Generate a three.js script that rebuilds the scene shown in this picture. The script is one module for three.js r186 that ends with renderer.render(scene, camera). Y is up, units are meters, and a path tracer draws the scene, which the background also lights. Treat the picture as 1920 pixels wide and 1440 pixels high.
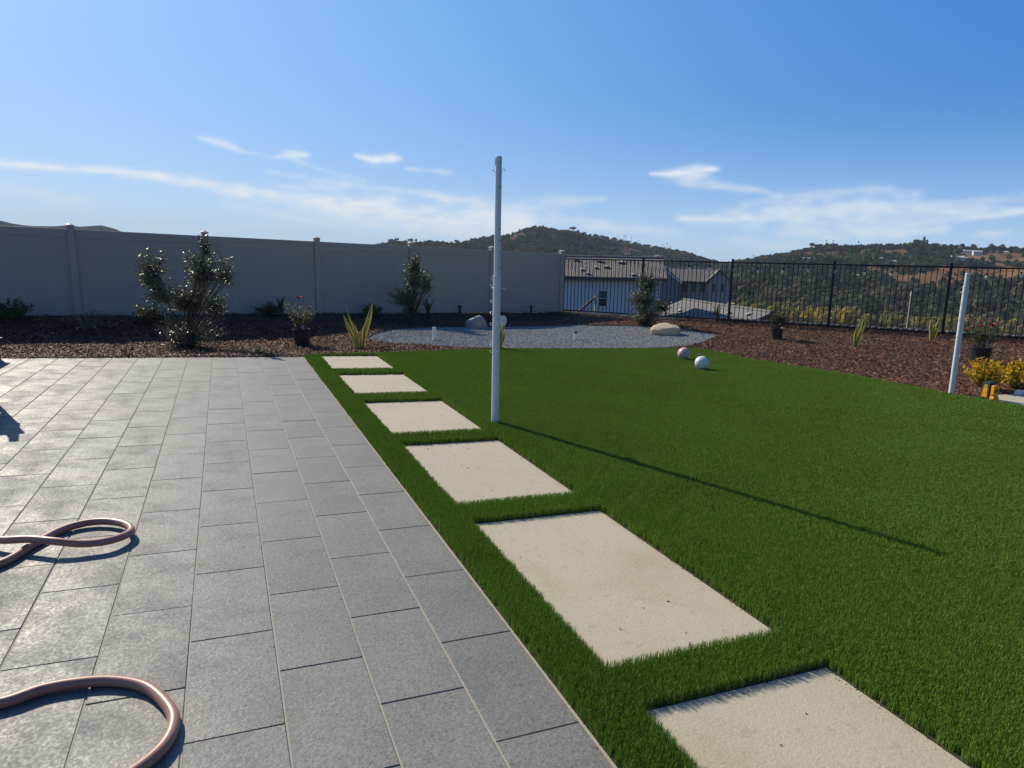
import * as THREE from 'three';
import { RoundedBoxGeometry } from 'three/addons/geometries/RoundedBoxGeometry.js';
import { mergeGeometries, mergeVertices } from 'three/addons/utils/BufferGeometryUtils.js';

// ---------------------------------------------------------------- camera, sky, sun, exposure
const scene = new THREE.Scene();
const V3 = (x = 0, y = 0, z = 0) => new THREE.Vector3(x, y, z);
const camera = new THREE.PerspectiveCamera(58.52, 1920 / 1440, 0.05, 12000);
{
  const p = 0.17423, r = 0.05065, w = 0.4036;
  const f = V3(Math.sin(w) * Math.cos(p), -Math.sin(p), -Math.cos(w) * Math.cos(p));
  const rt = V3(Math.cos(w), 0, Math.sin(w));
  const up = V3().crossVectors(rt, f).multiplyScalar(Math.cos(r)).addScaledVector(rt, -Math.sin(r));
  camera.position.set(0, 1.5201, 0);
  camera.up.copy(up);
  camera.lookAt(camera.position.clone().add(f));
}
const RIGHT = V3(0.92, 0, 0.39);

const renderer = new THREE.WebGLRenderer({ antialias: true });
renderer.setSize(1024, 768);
renderer.toneMapping = THREE.LinearToneMapping;
renderer.toneMappingExposure = 1.08;
renderer.shadowMap.enabled = true;

const SUN = V3(-1.442, 2.44, -3.548).normalize();
const sun = new THREE.DirectionalLight(new THREE.Color(1.0, 0.91, 0.735), 5.0);
sun.position.copy(SUN).multiplyScalar(60);
sun.castShadow = true;
sun.shadow.mapSize.set(4096, 4096);
Object.assign(sun.shadow.camera, { left: -30, right: 30, top: 30, bottom: -30, near: 1, far: 160 });
scene.add(sun, sun.target);

// ---------------------------------------------------------------- random numbers and noise
function rng(seed) {
  let a = seed >>> 0;
  return () => { a = (a + 0x6D2B79F5) >>> 0; let t = a; t = Math.imul(t ^ (t >>> 15), t | 1); t ^= t + Math.imul(t ^ (t >>> 7), t | 61); return ((t ^ (t >>> 14)) >>> 0) / 4294967296; };
}
const hash = (x, y, s = 0) => { let h = Math.imul(x | 0, 374761393) ^ Math.imul(y | 0, 668265263) ^ Math.imul(s | 0, 1442695041); h = Math.imul(h ^ (h >>> 13), 1274126177); return ((h ^ (h >>> 16)) >>> 0) / 4294967296; };
function vnoise(x, y, s = 0, wrap = 0) {
  const xi = Math.floor(x), yi = Math.floor(y), fx = x - xi, fy = y - yi;
  const u = fx * fx * (3 - 2 * fx), v = fy * fy * (3 - 2 * fy);
  const m = wrap ? (k => ((k % wrap) + wrap) % wrap) : (k => k);
  const a = hash(m(xi), m(yi), s), b = hash(m(xi + 1), m(yi), s), c = hash(m(xi), m(yi + 1), s), d = hash(m(xi + 1), m(yi + 1), s);
  return a + (b - a) * u + (c - a) * v + (a - b - c + d) * u * v;
}
function fbm(x, y, o = 4, s = 0, wrap = 0) {
  let t = 0, a = 0.5, n = 0;
  for (let i = 0; i < o; i++) { t += a * vnoise(x, y, s + i, wrap); n += a; a *= 0.5; x *= 2; y *= 2; wrap *= 2; }
  return t / n;
}
const clamp = (x, a = 0, b = 1) => Math.min(b, Math.max(a, x));
const sm = (a, b, x) => { const t = clamp((x - a) / (b - a)); return t * t * (3 - 2 * t); };
const lerp = (a, b, t) => a + (b - a) * t;
const D2R = Math.PI / 180;
function table(pts, x) {
  if (x <= pts[0][0]) return pts[0][1];
  for (let i = 1; i < pts.length; i++) if (x <= pts[i][0]) return lerp(pts[i - 1][1], pts[i][1], (x - pts[i - 1][0]) / (pts[i][0] - pts[i - 1][0]));
  return pts[pts.length - 1][1];
}

// ---------------------------------------------------------------- the sky: clear air and thin cirrus
{
  const W = 2048, H = 1024, data = new Float32Array(W * H * 4);
  // cirrus strokes: points [azimuth, elevation, half width] in degrees, strength, seed
  const strokes = [
    [[[-20, 4.5, .2], [-13.3, 4.76, .22], [-8.9, 4.95, .24], [-4, 4.87, .3], [.3, 4.45, .4], [5.6, 4.05, .62], [11.3, 3.62, .85], [17.7, 3.15, 1.05], [23, 2.8, 1.1]], .62],
    [[[.5, 3.3, .3], [6, 2.7, .5], [14, 2.2, .7], [24, 2.1, .6]], .25],
    [[[-20, 2.7, .5], [-13, 3, .45], [-9, 2.8, .4]], .22],
    [[[-1.3, 7.85, .1], [.2, 7.6, .26], [1.6, 7.15, .14]], .5], [[[1.6, 7.15, .08], [4.1, 6.95, .1]], .25],
    [[[4.2, 7, .1], [5.3, 7.3, .34], [6.2, 7.35, .16]], .55], [[[5.4, 6.9, .12], [8, 6.2, .16], [10.5, 5.8, .14]], .24],
    [[[9.9, 7.62, .1], [11.2, 7.5, .25], [12.6, 7.62, .28], [13.4, 7.7, .1]], .68],
    [[[13.8, 6.95, .03], [15.6, 6.9, .05], [16.6, 6.88, .2], [17.3, 6.9, .1]], .42],
    [[[3.3, 5.95, .1], [8.8, 5.4, .26], [13.8, 5.3, .2], [19.8, 4.6, .35]], .26], [[[4.1, 4.9, .1], [6.5, 5.05, .2], [8.6, 5.0, .12]], .32],
    [[[15, 5.2, .2], [22.4, 4.35, .55], [25.8, 4.95, .42], [29.7, 5.45, .16]], .28], [[[21, 3.7, .5], [26, 3.6, .5], [30, 3.6, .2]], .3],
    [[[33.3, 7.5, .08], [35, 7.45, .4], [36.6, 7.5, .52], [38.3, 7.92, .14]], .66], [[[36, 6.95, .3], [38.5, 6.7, .28], [41.4, 6.45, .24], [43, 6.0, .2]], .36],
    [[[36, 4.1, .25], [40.8, 4.45, .6], [44.6, 4.75, .95], [49, 4.75, 1.05], [53, 4.8, .6], [58.5, 5.1, .22], [66, 5.8, .2]], .46],
    [[[40.5, 5.4, .2], [44, 5.9, .35], [48.5, 6.3, .4], [52, 6.2, .3]], .24], [[[44, 3.3, .5], [49, 3.4, .5], [54, 3.8, .25]], .34],
    [[[51.8, 4.1, .1], [58.4, 5.0, .13], [64, 5.6, .14]], .4], [[[49.6, 5.4, .25], [54.8, 5.65, .22], [60, 6.15, .25]], .3],
    [[[28.5, 3.2, .25], [32, 3.3, .4], [35.8, 3.05, .2]], .3], [[[40.2, 2.7, .3], [44.2, 2.2, .3], [48, 2.2, .2]], .22], [[[56, 3.42, .1], [57, 3.6, .2], [57.9, 3.78, .1]], .36],
  ];
  const boxed = strokes.map(([pts, k], i) => ({ pts, k, i, a0: pts[0][0] - 1.5, a1: pts[pts.length - 1][0] + 1.5, e0: Math.min(...pts.map(p => p[1] - p[2] * 3)), e1: Math.max(...pts.map(p => p[1] + p[2] * 3)) }));
  const sAz = Math.atan2(SUN.x, -SUN.z), sEl = Math.asin(SUN.y);
  for (let j = 0; j < H; j++) {
    const el = ((j + .5) / H - .5) * 180, ce = Math.cos(el * D2R), se = Math.sin(el * D2R);
    for (let i = 0; i < W; i++) {
      const ph = ((i + .5) / W - .5) * 2 * Math.PI;              // atan2(z, x)
      const dx = Math.cos(ph) * ce, dz = Math.sin(ph) * ce;
      const az = Math.atan2(dx, -dz) / D2R;
      const ca = clamp(dx * SUN.x + se * SUN.y + dz * SUN.z, -1, 1), ang = Math.acos(ca) / D2R;
      const e = Math.max(el, 0);
      const t = 1 - Math.exp(-e / 6.5), z = sm(8, 60, e);
      let r = lerp(.62, .115, t), g = lerp(.79, .37, t), b = lerp(.88, .84, t);
      r = lerp(r, .035, z); g = lerp(g, .12, z); b = lerp(b, .33, z);
      const far = sm(28, 80, ang) * sm(1, 14, e);                    // deeper blue away from the sun
      r *= lerp(1, .34, far); g *= lerp(1, .56, far); b *= lerp(1, .74, far);
      const back = lerp(1, .5, sm(75, 130, ang)); r *= back; g *= back; b *= back;
      const glow = .28 * Math.exp(-Math.pow(ang / 27, 1.6)) + .9 * Math.exp(-ang / 7);
      r += glow; g += glow * .97; b += glow * .9;
      let c = 0;
      if (el > .2 && el < 12) for (const s of boxed) {
        if (az < s.a0 || az > s.a1 || el < s.e0 || el > s.e1) continue;
        const p = s.pts; let q = 0;
        for (let n = 1; n < p.length; n++) {
          const A = p[n - 1], B = p[n], ux = B[0] - A[0], uy = B[1] - A[1], l2 = ux * ux + uy * uy;
          const tt = clamp(((az - A[0]) * ux + (el - A[1]) * uy) / l2);
          const w = lerp(A[2], B[2], tt), px = az - A[0] - ux * tt, py = (el - A[1] - uy * tt) + (fbm(az * .7, el * 1.5, 3, 40 + s.i) - .5) * w * 1.6;
          q = Math.max(q, Math.exp(-((px * .6) ** 2 + py * py) / (w * w)));
        }
        const str = .1 + 1.45 * fbm(az * .8 + el * .5, el * 4.5 - az * .25, 5, 7 + s.i);
        c = 1 - (1 - c) * (1 - clamp(q * s.k * str * 1.6));
      }
      if (el > 1 && (az < -16 || az > 62)) c = Math.max(c, .35 * sm(.52, .8, fbm(az * .12 + 30, el * .5, 5, 90)) * sm(25, 8, el));  // the same thin cirrus all round
      const cg = .95 + .1 * Math.exp(-ang / 40);
      r = lerp(r, .80 * cg, c); g = lerp(g, .85 * cg, c); b = lerp(b, .90 * cg, c);
      if (el < 0) { const k = sm(0, -4, el); r = lerp(r, .16, k); g = lerp(g, .15, k); b = lerp(b, .13, k); }
      const o = (j * W + i) * 4; data[o] = r; data[o + 1] = g; data[o + 2] = b; data[o + 3] = 1;
    }
  }
  const t = new THREE.DataTexture(data, W, H, THREE.RGBAFormat, THREE.FloatType);
  t.mapping = THREE.EquirectangularReflectionMapping; t.magFilter = t.minFilter = THREE.LinearFilter; t.needsUpdate = true;
  scene.background = t; scene.environment = t;
}
scene.fog = new THREE.FogExp2(new THREE.Color(0.62, 0.74, 0.9), 0.00008);

// ---------------------------------------------------------------- helpers
const used = new Map();
function numbered(n) { const k = used.get(n) || 0; used.set(n, k + 1); return k ? n + '_' + String(k).padStart(3, '0') : n; }
const LEAN = 0.034;                                       // the yard falls 2 degrees to the right; upright things stand plumb to the true level
const UP = V3(-LEAN, 1, 0).normalize();
function thing(name, label, category, pos = [0, 0, 0], turn = 0, group = null, plumb = true) {
  const o = new THREE.Group(); o.name = numbered(name); scene.add(o);
  o.position.set(...pos);
  o.quaternion.setFromAxisAngle(V3(0, 0, 1), plumb ? LEAN : 0).multiply(new THREE.Quaternion().setFromAxisAngle(V3(0, 1, 0), turn));
  o.userData = { label, category }; if (group) o.userData.group = group;
  return o;
}
function part(name, geo, mat, parent, extra) {
  const m = new THREE.Mesh(geo, mat); m.name = name; m.castShadow = m.receiveShadow = true; parent.add(m);
  if (extra) Object.assign(m.userData, extra);
  return m;
}
function struct(name, geo, mat) { const m = part(name, geo, mat, scene); m.name = numbered(name); m.userData.kind = 'structure'; return m; }
const geoOf = (pos, idx, col, uv) => {
  const g = new THREE.BufferGeometry();
  g.setAttribute('position', new THREE.Float32BufferAttribute(pos, 3));
  if (col) g.setAttribute('color', new THREE.Float32BufferAttribute(col, 3));
  if (uv) g.setAttribute('uv', new THREE.Float32BufferAttribute(uv, 2));
  if (idx) g.setIndex(idx);
  g.computeVertexNormals();
  return g;
};
function clean(g) { const o = g.index ? g.toNonIndexed() : g; for (const k of Object.keys(o.attributes)) if (!['position', 'normal', 'uv'].includes(k)) o.deleteAttribute(k); return o; }
const merge = list => mergeGeometries(list.map(clean));
const box = (w, h, d, x = 0, y = 0, z = 0, r = 0, seg = 1) => (r ? new RoundedBoxGeometry(w, h, d, seg, r) : new THREE.BoxGeometry(w, h, d)).translate(x, y, z);
const cyl = (r0, r1, h, x = 0, y = 0, z = 0, n = 20, open = false) => new THREE.CylinderGeometry(r1, r0, h, n, 1, open).translate(x, y + h / 2, z);
function bar(a, b, w, d = w, n = 4) {                       // a straight bar from a to b
  const v = V3().subVectors(b, a), l = v.length();
  const g = n === 4 ? new THREE.BoxGeometry(w, l, d) : new THREE.CylinderGeometry(w / 2, w / 2, l, n);
  return g.applyQuaternion(new THREE.Quaternion().setFromUnitVectors(V3(0, 1, 0), v.normalize())).translate((a.x + b.x) / 2, (a.y + b.y) / 2, (a.z + b.z) / 2);
}
function tube(pts, r, n = 8, seg = 0, closed = false) { return new THREE.TubeGeometry(new THREE.CatmullRomCurve3(pts, closed), seg || pts.length * 4, r, n, closed); }
function boxUV(g, ou = 0, ov = 0, k = 1) {                   // uv in metres from each face's own plane
  g = g.index ? g.toNonIndexed() : g; g.computeVertexNormals();
  const p = g.attributes.position, n = g.attributes.normal, uv = new Float32Array(p.count * 2);
  for (let i = 0; i < p.count; i++) {
    const ax = Math.abs(n.getX(i)), ay = Math.abs(n.getY(i)), az = Math.abs(n.getZ(i));
    let u, v; if (ay >= ax && ay >= az) { u = p.getX(i); v = p.getZ(i); } else if (ax >= az) { u = p.getZ(i); v = p.getY(i); } else { u = p.getX(i); v = p.getY(i); }
    uv[i * 2] = u * k + ou; uv[i * 2 + 1] = v * k + ov;
  }
  g.setAttribute('uv', new THREE.BufferAttribute(uv, 2)); return g;
}
const C = (r, g, b) => new THREE.Color(r, g, b);
const std = (c, rough = .8, o = {}) => new THREE.MeshStandardMaterial({ color: c, roughness: rough, ...o });
function tex(size, fn, color = true, rep = 1) {             // fn(u, v) -> [r, g, b] (linear when colour) or a number
  const d = new Uint8Array(size * size * 4), s = x => Math.round(255 * clamp(x <= .0031308 ? 12.92 * x : 1.055 * Math.pow(x, 1 / 2.4) - .055));
  for (let j = 0; j < size; j++) for (let i = 0; i < size; i++) {
    const v = fn((i + .5) / size, (j + .5) / size), o = (j * size + i) * 4;
    if (color) { d[o] = s(v[0]); d[o + 1] = s(v[1]); d[o + 2] = s(v[2]); } else d[o] = d[o + 1] = d[o + 2] = Math.round(255 * clamp(v));
    d[o + 3] = 255;
  }
  const t = new THREE.DataTexture(d, size, size); t.wrapS = t.wrapT = THREE.RepeatWrapping; t.magFilter = THREE.LinearFilter; t.minFilter = THREE.LinearMipmapLinearFilter; t.generateMipmaps = true;
  if (color) t.colorSpace = THREE.SRGBColorSpace;
  t.repeat.set(rep, rep); t.needsUpdate = true; return t;
}
const leafMat = (through, rough, gloss = 1, c = C(1, 1, 1)) => new THREE.MeshPhysicalMaterial({ color: c, vertexColors: true, side: THREE.DoubleSide, roughness: rough, transmission: through, thickness: 0, ior: 1.4, specularIntensity: gloss });

// lines of the two fences and the surface of the planting bed between them and the lawn
const FV = { o: V3(-2.658, 0, -15.978), d: V3(.9803, 0, -.1977), n: V3(.1977, 0, .9803) };
const FI = { o: V3(9.40, 0, -18.55), d: V3(.6186, 0, .7857), n: V3(-.7857, 0, .6186) };
const along = (F, x, z) => (x - F.o.x) * F.d.x + (z - F.o.z) * F.d.z, away = (F, x, z) => (x - F.o.x) * F.n.x + (z - F.o.z) * F.n.z;
function bed(x, z) {
  const d1 = away(FV, x, z), s1 = along(FV, x, z), d2 = away(FI, x, z), s2 = along(FI, x, z);
  const f1 = d1 < 2.2 ? (.071 + .009 * s1) * sm(2.2, 0, d1) : 0;
  const f2 = (.144 + .023 * Math.max(s2, 0)) * clamp(1 - d2 / 6, 0, 1.1) * lerp(sm(6.5, 9.6, x), 1, sm(2.6, .6, Math.min(d1, d2)));
  return Math.max(f1, f2, 0) - .16 * sm(3.6, 1.2, x) * sm(-10.5, -12.2, z) * sm(-15.4, -13.4, z) - .02 * sm(3, 4, x) * sm(9.5, 8.5, x);
}
function inside(poly, x, z) {
  let c = false;
  for (let i = 0, j = poly.length - 1; i < poly.length; j = i++) {
    const [xi, zi] = poly[i], [xj, zj] = poly[j];
    if ((zi > z) !== (zj > z) && x < (xj - xi) * (z - zi) / (zj - zi) + xi) c = !c;
  }
  return c;
}
function smoothLoop(pts, n) { const c = new THREE.CatmullRomCurve3(pts.map(p => V3(p[0], 0, p[1])), true, 'catmullrom', .5); return c.getPoints(n).slice(0, n).map(p => [p.x, p.z]); }

const PATIO = { x1: 1.0925, z0: -10.47 };
const TURF = [[1.097, 1.6], [1.097, -10.5], [1.7, -10.60], [2.35, -10.68], [3.4, -10.93], [4.57, -11.12], [6.24, -11.08], [7.6, -11.12], [8.75, -11.1], [8.86, -10.4], [8.77, -9.7], [9.05, -8.75], [9.3, -7.9], [9.36, -7.0], [9.36, -6.3], [9.5, -5.8], [9.58, -5.4], [9.62, -4.4], [9.7, 1.6]];
const GRAVEL = smoothLoop([[2.66, -13.5], [2.64, -12.75], [3.02, -12.05], [3.86, -11.58], [5.22, -11.36], [6.9, -11.34], [8.2, -11.4], [9.05, -11.55], [9.8, -12.05], [10.32, -12.55], [10.29, -13.3], [9.61, -14.31], [8.83, -15.06], [8.04, -15.56], [6.5, -15.5], [4.23, -15.05], [3.21, -14.3]], 90);
const PATH = [[9.6, -5.42], [9.62, -5.8], [9.98, -6.22], [15, -6.42], [15, -4.5], [9.66, -4.5]];
const SLABS = [[-10.5, -9.15], [-8.8, -7.44], [-7.06, -5.66], [-5.35, -3.88], [-3.59, -2.05], [-1.79, -.3]];
const SX = [1.322, 2.184];
// ---------------------------------------------------------------- terrain: the platform of the yard, the valley and the hills
const E_MID = [[-40, -1.5], [8, -.6], [11.3, .39], [12.3, .6], [13, .86], [13.9, .8], [17.8, .74], [19.9, 1.2], [21.6, 1.45], [22.5, 1.65], [23.6, 2.0], [24.2, 2.17], [25.1, 2.18], [26, 1.97], [27.5, 1.9], [29, 1.6], [30.8, 1.32], [32.9, .93], [35, .67], [36.7, .36], [38, -.08], [39, -.28], [41, -1.2], [46, -2.5]];
const E_RIGHT = [[34, -3.2], [37, -1.8], [39, -.6], [40.2, -.25], [42, .05], [43.1, .22], [44.2, .47], [45.7, .8], [46.8, 1.03], [47.9, .93], [48.9, .88], [50, 1.0], [51.3, 1.02], [52, 1.12], [52.6, 1.28], [53.9, 1.2], [55.2, 1.05], [56.1, .96], [57, .97], [57.8, .93], [58.2, 1.0], [58.8, 1.08], [64, 1.3], [75, .8], [95, .2]];
const E_LEFT = [[-60, .6], [-30, 1.3], [-20, 1.8], [-13.5, 1.6], [-12.7, 1.42], [-11.8, 1.34], [-10.6, 1.38], [-9.6, 1.5], [-9.1, 1.4], [-7.8, 1.56], [-7, 1.36], [-6.5, 1.14], [-5, .7], [0, .2], [10, -.8], [40, -3]];
const VALLEY_A = [[0, -1], [24, -5], [60, -8.5], [110, -7.2], [140, -7.5], [200, -18], [320, -31], [500, -44], [650, -47], [9000, -47]];
const VALLEY_B = [[0, -1], [24, -4.5], [40, -8], [60, -9.5], [130, -17], [320, -33], [480, -44], [650, -47], [9000, -47]];
function hillAt(az, r, x, z) {                              // true height, and how far up the slope
  let best = lerp(table(VALLEY_A, r), table(VALLEY_B, r), sm(40, 44, az)), up = -1, which = 0;
  for (const [E, R, r0, k] of [[E_MID, 1900, 760, 1], [E_RIGHT, 1450, 640, 2], [E_LEFT, 2700, 1500, 3]]) {
    const e = table(E, az), top = 1.52 + R * Math.tan(e * D2R) - (k === 3 ? 0 : 4), t = (r - r0) / (R - r0);
    if (t <= 0) continue;
    let h;
    if (t < 1) {
      const g = .45 * t + .55 * t * t * (3 - 2 * t), s = k === 3 ? 400 : 150;
      h = lerp(-47, top, g) + (fbm(x / s, z / s, 4, 11) - .5) * (k === 3 ? 120 : 46) * Math.pow(Math.sin(Math.PI * clamp(t, 0, .97)), .8);
    } else h = top - (r - R) * .2;
    if (h > best) { best = h; up = clamp(t); which = k; }
  }
  return { h: best, up, which };
}
function terrainY(x, z) {
  const r = Math.hypot(x, z), az = Math.atan2(x, -z) / D2R;
  const d = Math.max(-away(FV, x, z), -away(FI, x, z));      // metres beyond the fences
  const out = hillAt(az, r, x, z).h + LEAN * x;
  if (d < .25) return -.32;
  return Math.max(out, -.32 - (d - .25) * .75) ;
}
const PATCHES = [                                            // bare slopes [azimuth, elevation] and colour
  { p: [[51.5, -1.5], [53, -.72], [54.3, -.3], [56.1, -.4], [56.1, -1.5], [54.5, -2.2], [53.6, -2.0], [51.8, -2.0]], c: [.24, .12, .06] },
  { p: [[56.1, -.4], [57.6, -.2], [59.5, -.3], [63, -.5], [62, -1.2], [58, -1.2], [56.2, -1.0]], c: [.19, .11, .062] },
  { p: [[55.0, .18], [56.0, .36], [57.2, .66], [57.8, .55], [57.2, .2], [56.1, .06], [55.2, .04]], c: [.21, .14, .09] },
  { p: [[56.4, .0], [58, .26], [59.8, .42], [64, .5], [64, .05], [58.4, .0], [57, -.12]], c: [.22, .145, .085] },
  { p: [[45.3, .28], [46.5, .52], [47.6, .55], [47.2, .3], [46, .12], [45, .06]], c: [.15, .10, .065] },
  { p: [[45, .4], [45.9, .64], [45.9, .35], [45.2, .2]], c: [.14, .085, .06] },
  { p: [[31.0, .82], [32.4, .6], [33.4, .34], [32.6, .2], [31.2, .42], [30.4, .55]], c: [.15, .095, .07] },
  { p: [[49.9, .5], [51.3, .66], [51.9, .5], [51, .35]], c: [.16, .115, .07] },
  { p: [[22, 1.35], [23.3, 1.75], [23.6, 1.5], [22.8, 1.2]], c: [.13, .085, .06] },
];
function bare(az, el) { for (const q of PATCHES) if (inside(q.p, az, el)) return q; return null; }
{
  const azs = []; for (let a = -180; a < 180;) { azs.push(a); a += a >= -24 && a < 74 ? .28 : 4; }
  azs.push(180);
  const rs = [0, 8, 13]; for (let r = 14; r < 34; r += 1) rs.push(r);
  for (let r = 34; r < 640; r *= 1.09) rs.push(r);
  for (let r = 640; r < 2000; r += 10.5) rs.push(r);
  for (let r = 2000; r < 5200; r *= 1.035) rs.push(r);
  rs.push(5200, 5400, 6200, 7500);
  const pos = [], col = [], idx = [], nA = azs.length;
  for (const r of rs) for (const a of azs) {
    const x = r * Math.sin(a * D2R), z = -r * Math.cos(a * D2R), y = terrainY(x, z);
    pos.push(x, y, z);
    const el = Math.atan2(y - LEAN * x - 1.52, Math.max(r, 1)) / D2R, q = r > 640 && r < 2100 ? bare(a, el) : null;
    const n1 = fbm(x / 90, z / 90, 4, 21), n2 = fbm(x / 14, z / 14, 3, 31), n3 = fbm(x / 240, z / 240, 3, 61);
    let c;
    if (q) { const k = .8 + .4 * n2; c = q.c.map(v => v * k); }
    else {
      const dry = (a < 39 ? .7 * sm(.57, .68, n1 * .7 + n3 * .3) : sm(.53, .63, n1 * .7 + n3 * .3)), k = .6 + .7 * n2;
      c = (a < 9 || r > 2050) ? [.03 * k, .04 * k, .032 * k] : [lerp(.045, .17, dry) * k, lerp(.05, .105, dry) * k, lerp(.03, .06, dry) * k];
    }
    col.push(...c);
  }
  for (let j = 0; j + 1 < rs.length; j++) for (let i = 0; i + 1 < nA; i++) {
    const p = j * nA + i; if (j) idx.push(p, p + 1, p + nA); idx.push(p + 1, p + nA + 1, p + nA);
  }
  struct('terrain', geoOf(pos, idx, col), new THREE.MeshPhysicalMaterial({ vertexColors: true, roughness: 1, side: THREE.DoubleSide, specularIntensity: 0 }));
}

// ---------------------------------------------------------------- patio: grey slab pavers in running bond
const paverMaps = (() => {
  const S = 1024, W = 64;
  const col = tex(S, (u, v) => {
    const sp = hash(u * S | 0, v * S | 0, 3), g = fbm(u * 8, v * 8, 4, 5, 8), f = vnoise(u * 400, v * 400, 9, 400), m = vnoise(u * 180, v * 180, 14, 180);
    let k = .84 + .20 * (g - .5) + .34 * (f - .5) + .34 * (m - .5) + .12 * (sp - .5);
    if (f > .93) k += .4; if (m < .08) k -= .22;
    return [.218 * k, .209 * k, .190 * k];
  }, true, 1 / 1.3);
  const bump = tex(S, (u, v) => .5 + .5 * (vnoise(u * 300, v * 300, 9, 300) - .5) + .5 * (vnoise(u * 120, v * 120, 17, 120) - .5), false, 1 / 1.3);
  const rough = tex(512, (u, v) => .66 + .34 * (fbm(u * 10, v * 10, 4, 25, 10) - .5) + .2 * (vnoise(u * 160, v * 160, 8, 160) - .5), false, 1 / 1.3);
  return { col, bump, rough };
})();
{
  const patio = new THREE.Group(); patio.name = 'patio'; patio.userData.kind = 'structure'; scene.add(patio);
  const sand = tex(256, (u, v) => { const k = .7 + .6 * hash(u * 256 | 0, v * 256 | 0, 2); return [.40 * k, .36 * k, .29 * k]; }, true, 4);
  part('joint_sand', boxUV(new THREE.BoxGeometry(9.21, .1, 12.05)).translate(PATIO.x1 - 4.6 + .002, -.0542, -4.443), std(C(1, 1, 1), 1, { map: sand }), patio);
  const W = .3088, L = .6103, w = W - .0075, l = L - .0045;
  const mats = [1, .93, 1.06, .97, 1.02].map((k, i) => std(C(k, k * [1, 1, .99, 1.01, .985][i], k * [1, 1.01, .98, 1.0, .97][i]), 1, { map: paverMaps.col, bumpMap: paverMaps.bump, bumpScale: .0009, roughnessMap: paverMaps.rough }));
  const mk = (len, ou, ov) => {                             // chamfered slab, top at 0
    const a = w / 2, b = len / 2, c = .0018, h = -.055, P = [], U = [], I = [];
    const ring = (x, z, y) => { for (const [i, k] of [[-1, -1], [1, -1], [1, 1], [-1, 1]]) { P.push(i * x, y, k * z); U.push(i * x + ou, k * z + ov); } };
    ring(a - c, b - c, 0); ring(a, b, -c); ring(a, b, h);
    I.push(0, 3, 2, 0, 2, 1);
    for (let r = 0; r < 2; r++) for (let i = 0; i < 4; i++) { const p = r * 4 + i, q = r * 4 + (i + 1) % 4; I.push(p, q, p + 4, q, q + 4, p + 4); }
    return geoOf(P, I, null, U).toNonIndexed();
  };
  const fix = g => { g.computeVertexNormals(); return g; };
  const full = [], half = [];
  for (let i = 0; i < 8; i++) { full.push(fix(mk(l, i * .37, i * .71))); half.push(fix(mk(l / 2 - .0011, i * .53 + .2, i * .41 + .1))); }
  const rest = [], R = rng(5);
  for (let k = 0; k < 29; k++) {
    const x = PATIO.x1 - .003 - W * (k + .5), odd = k % 2;
    for (let n = -1; n < 15 + 5; n++) {
      // joints of even columns lie at -7.307 + n L, of odd ones half a slab further
      let zc = -10.47 + .04 + (n + .5 + (odd ? .5 : 0)) * L + (-7.307 - (-10.43) - 5 * L) , geo = full[(R() * 8) | 0];
      const zs = zc - l / 2;
      if (zs + l < PATIO.z0 + .06) continue;
      if (zs < PATIO.z0) {                                    // cut slab at the back edge
        const z1 = zc + l / 2, len = z1 - PATIO.z0; zc = z1 - len / 2; geo = fix(mk(len, R(), R()));
      }
      if (zc > 1.35) continue;
      const mat = mats[(R() * 5) | 0], dy = (R() - .5) * .0016, tx = (R() - .5) * .004, tz = (R() - .5) * .004;
      const seen = k < 15 && zc < -1.15 && (k < 9 || zc < -4.5) ;
      if (seen) { const m = part('paver', geo, mat, patio); m.position.set(x, dy, zc); m.rotation.set(tx, 0, tz); }
      else rest.push(geo.clone().translate(x, dy, zc));
    }
  }
  part('paver_field', mergeGeometries(rest), mats[0], patio, { kind: 'stuff' });
}

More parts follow.
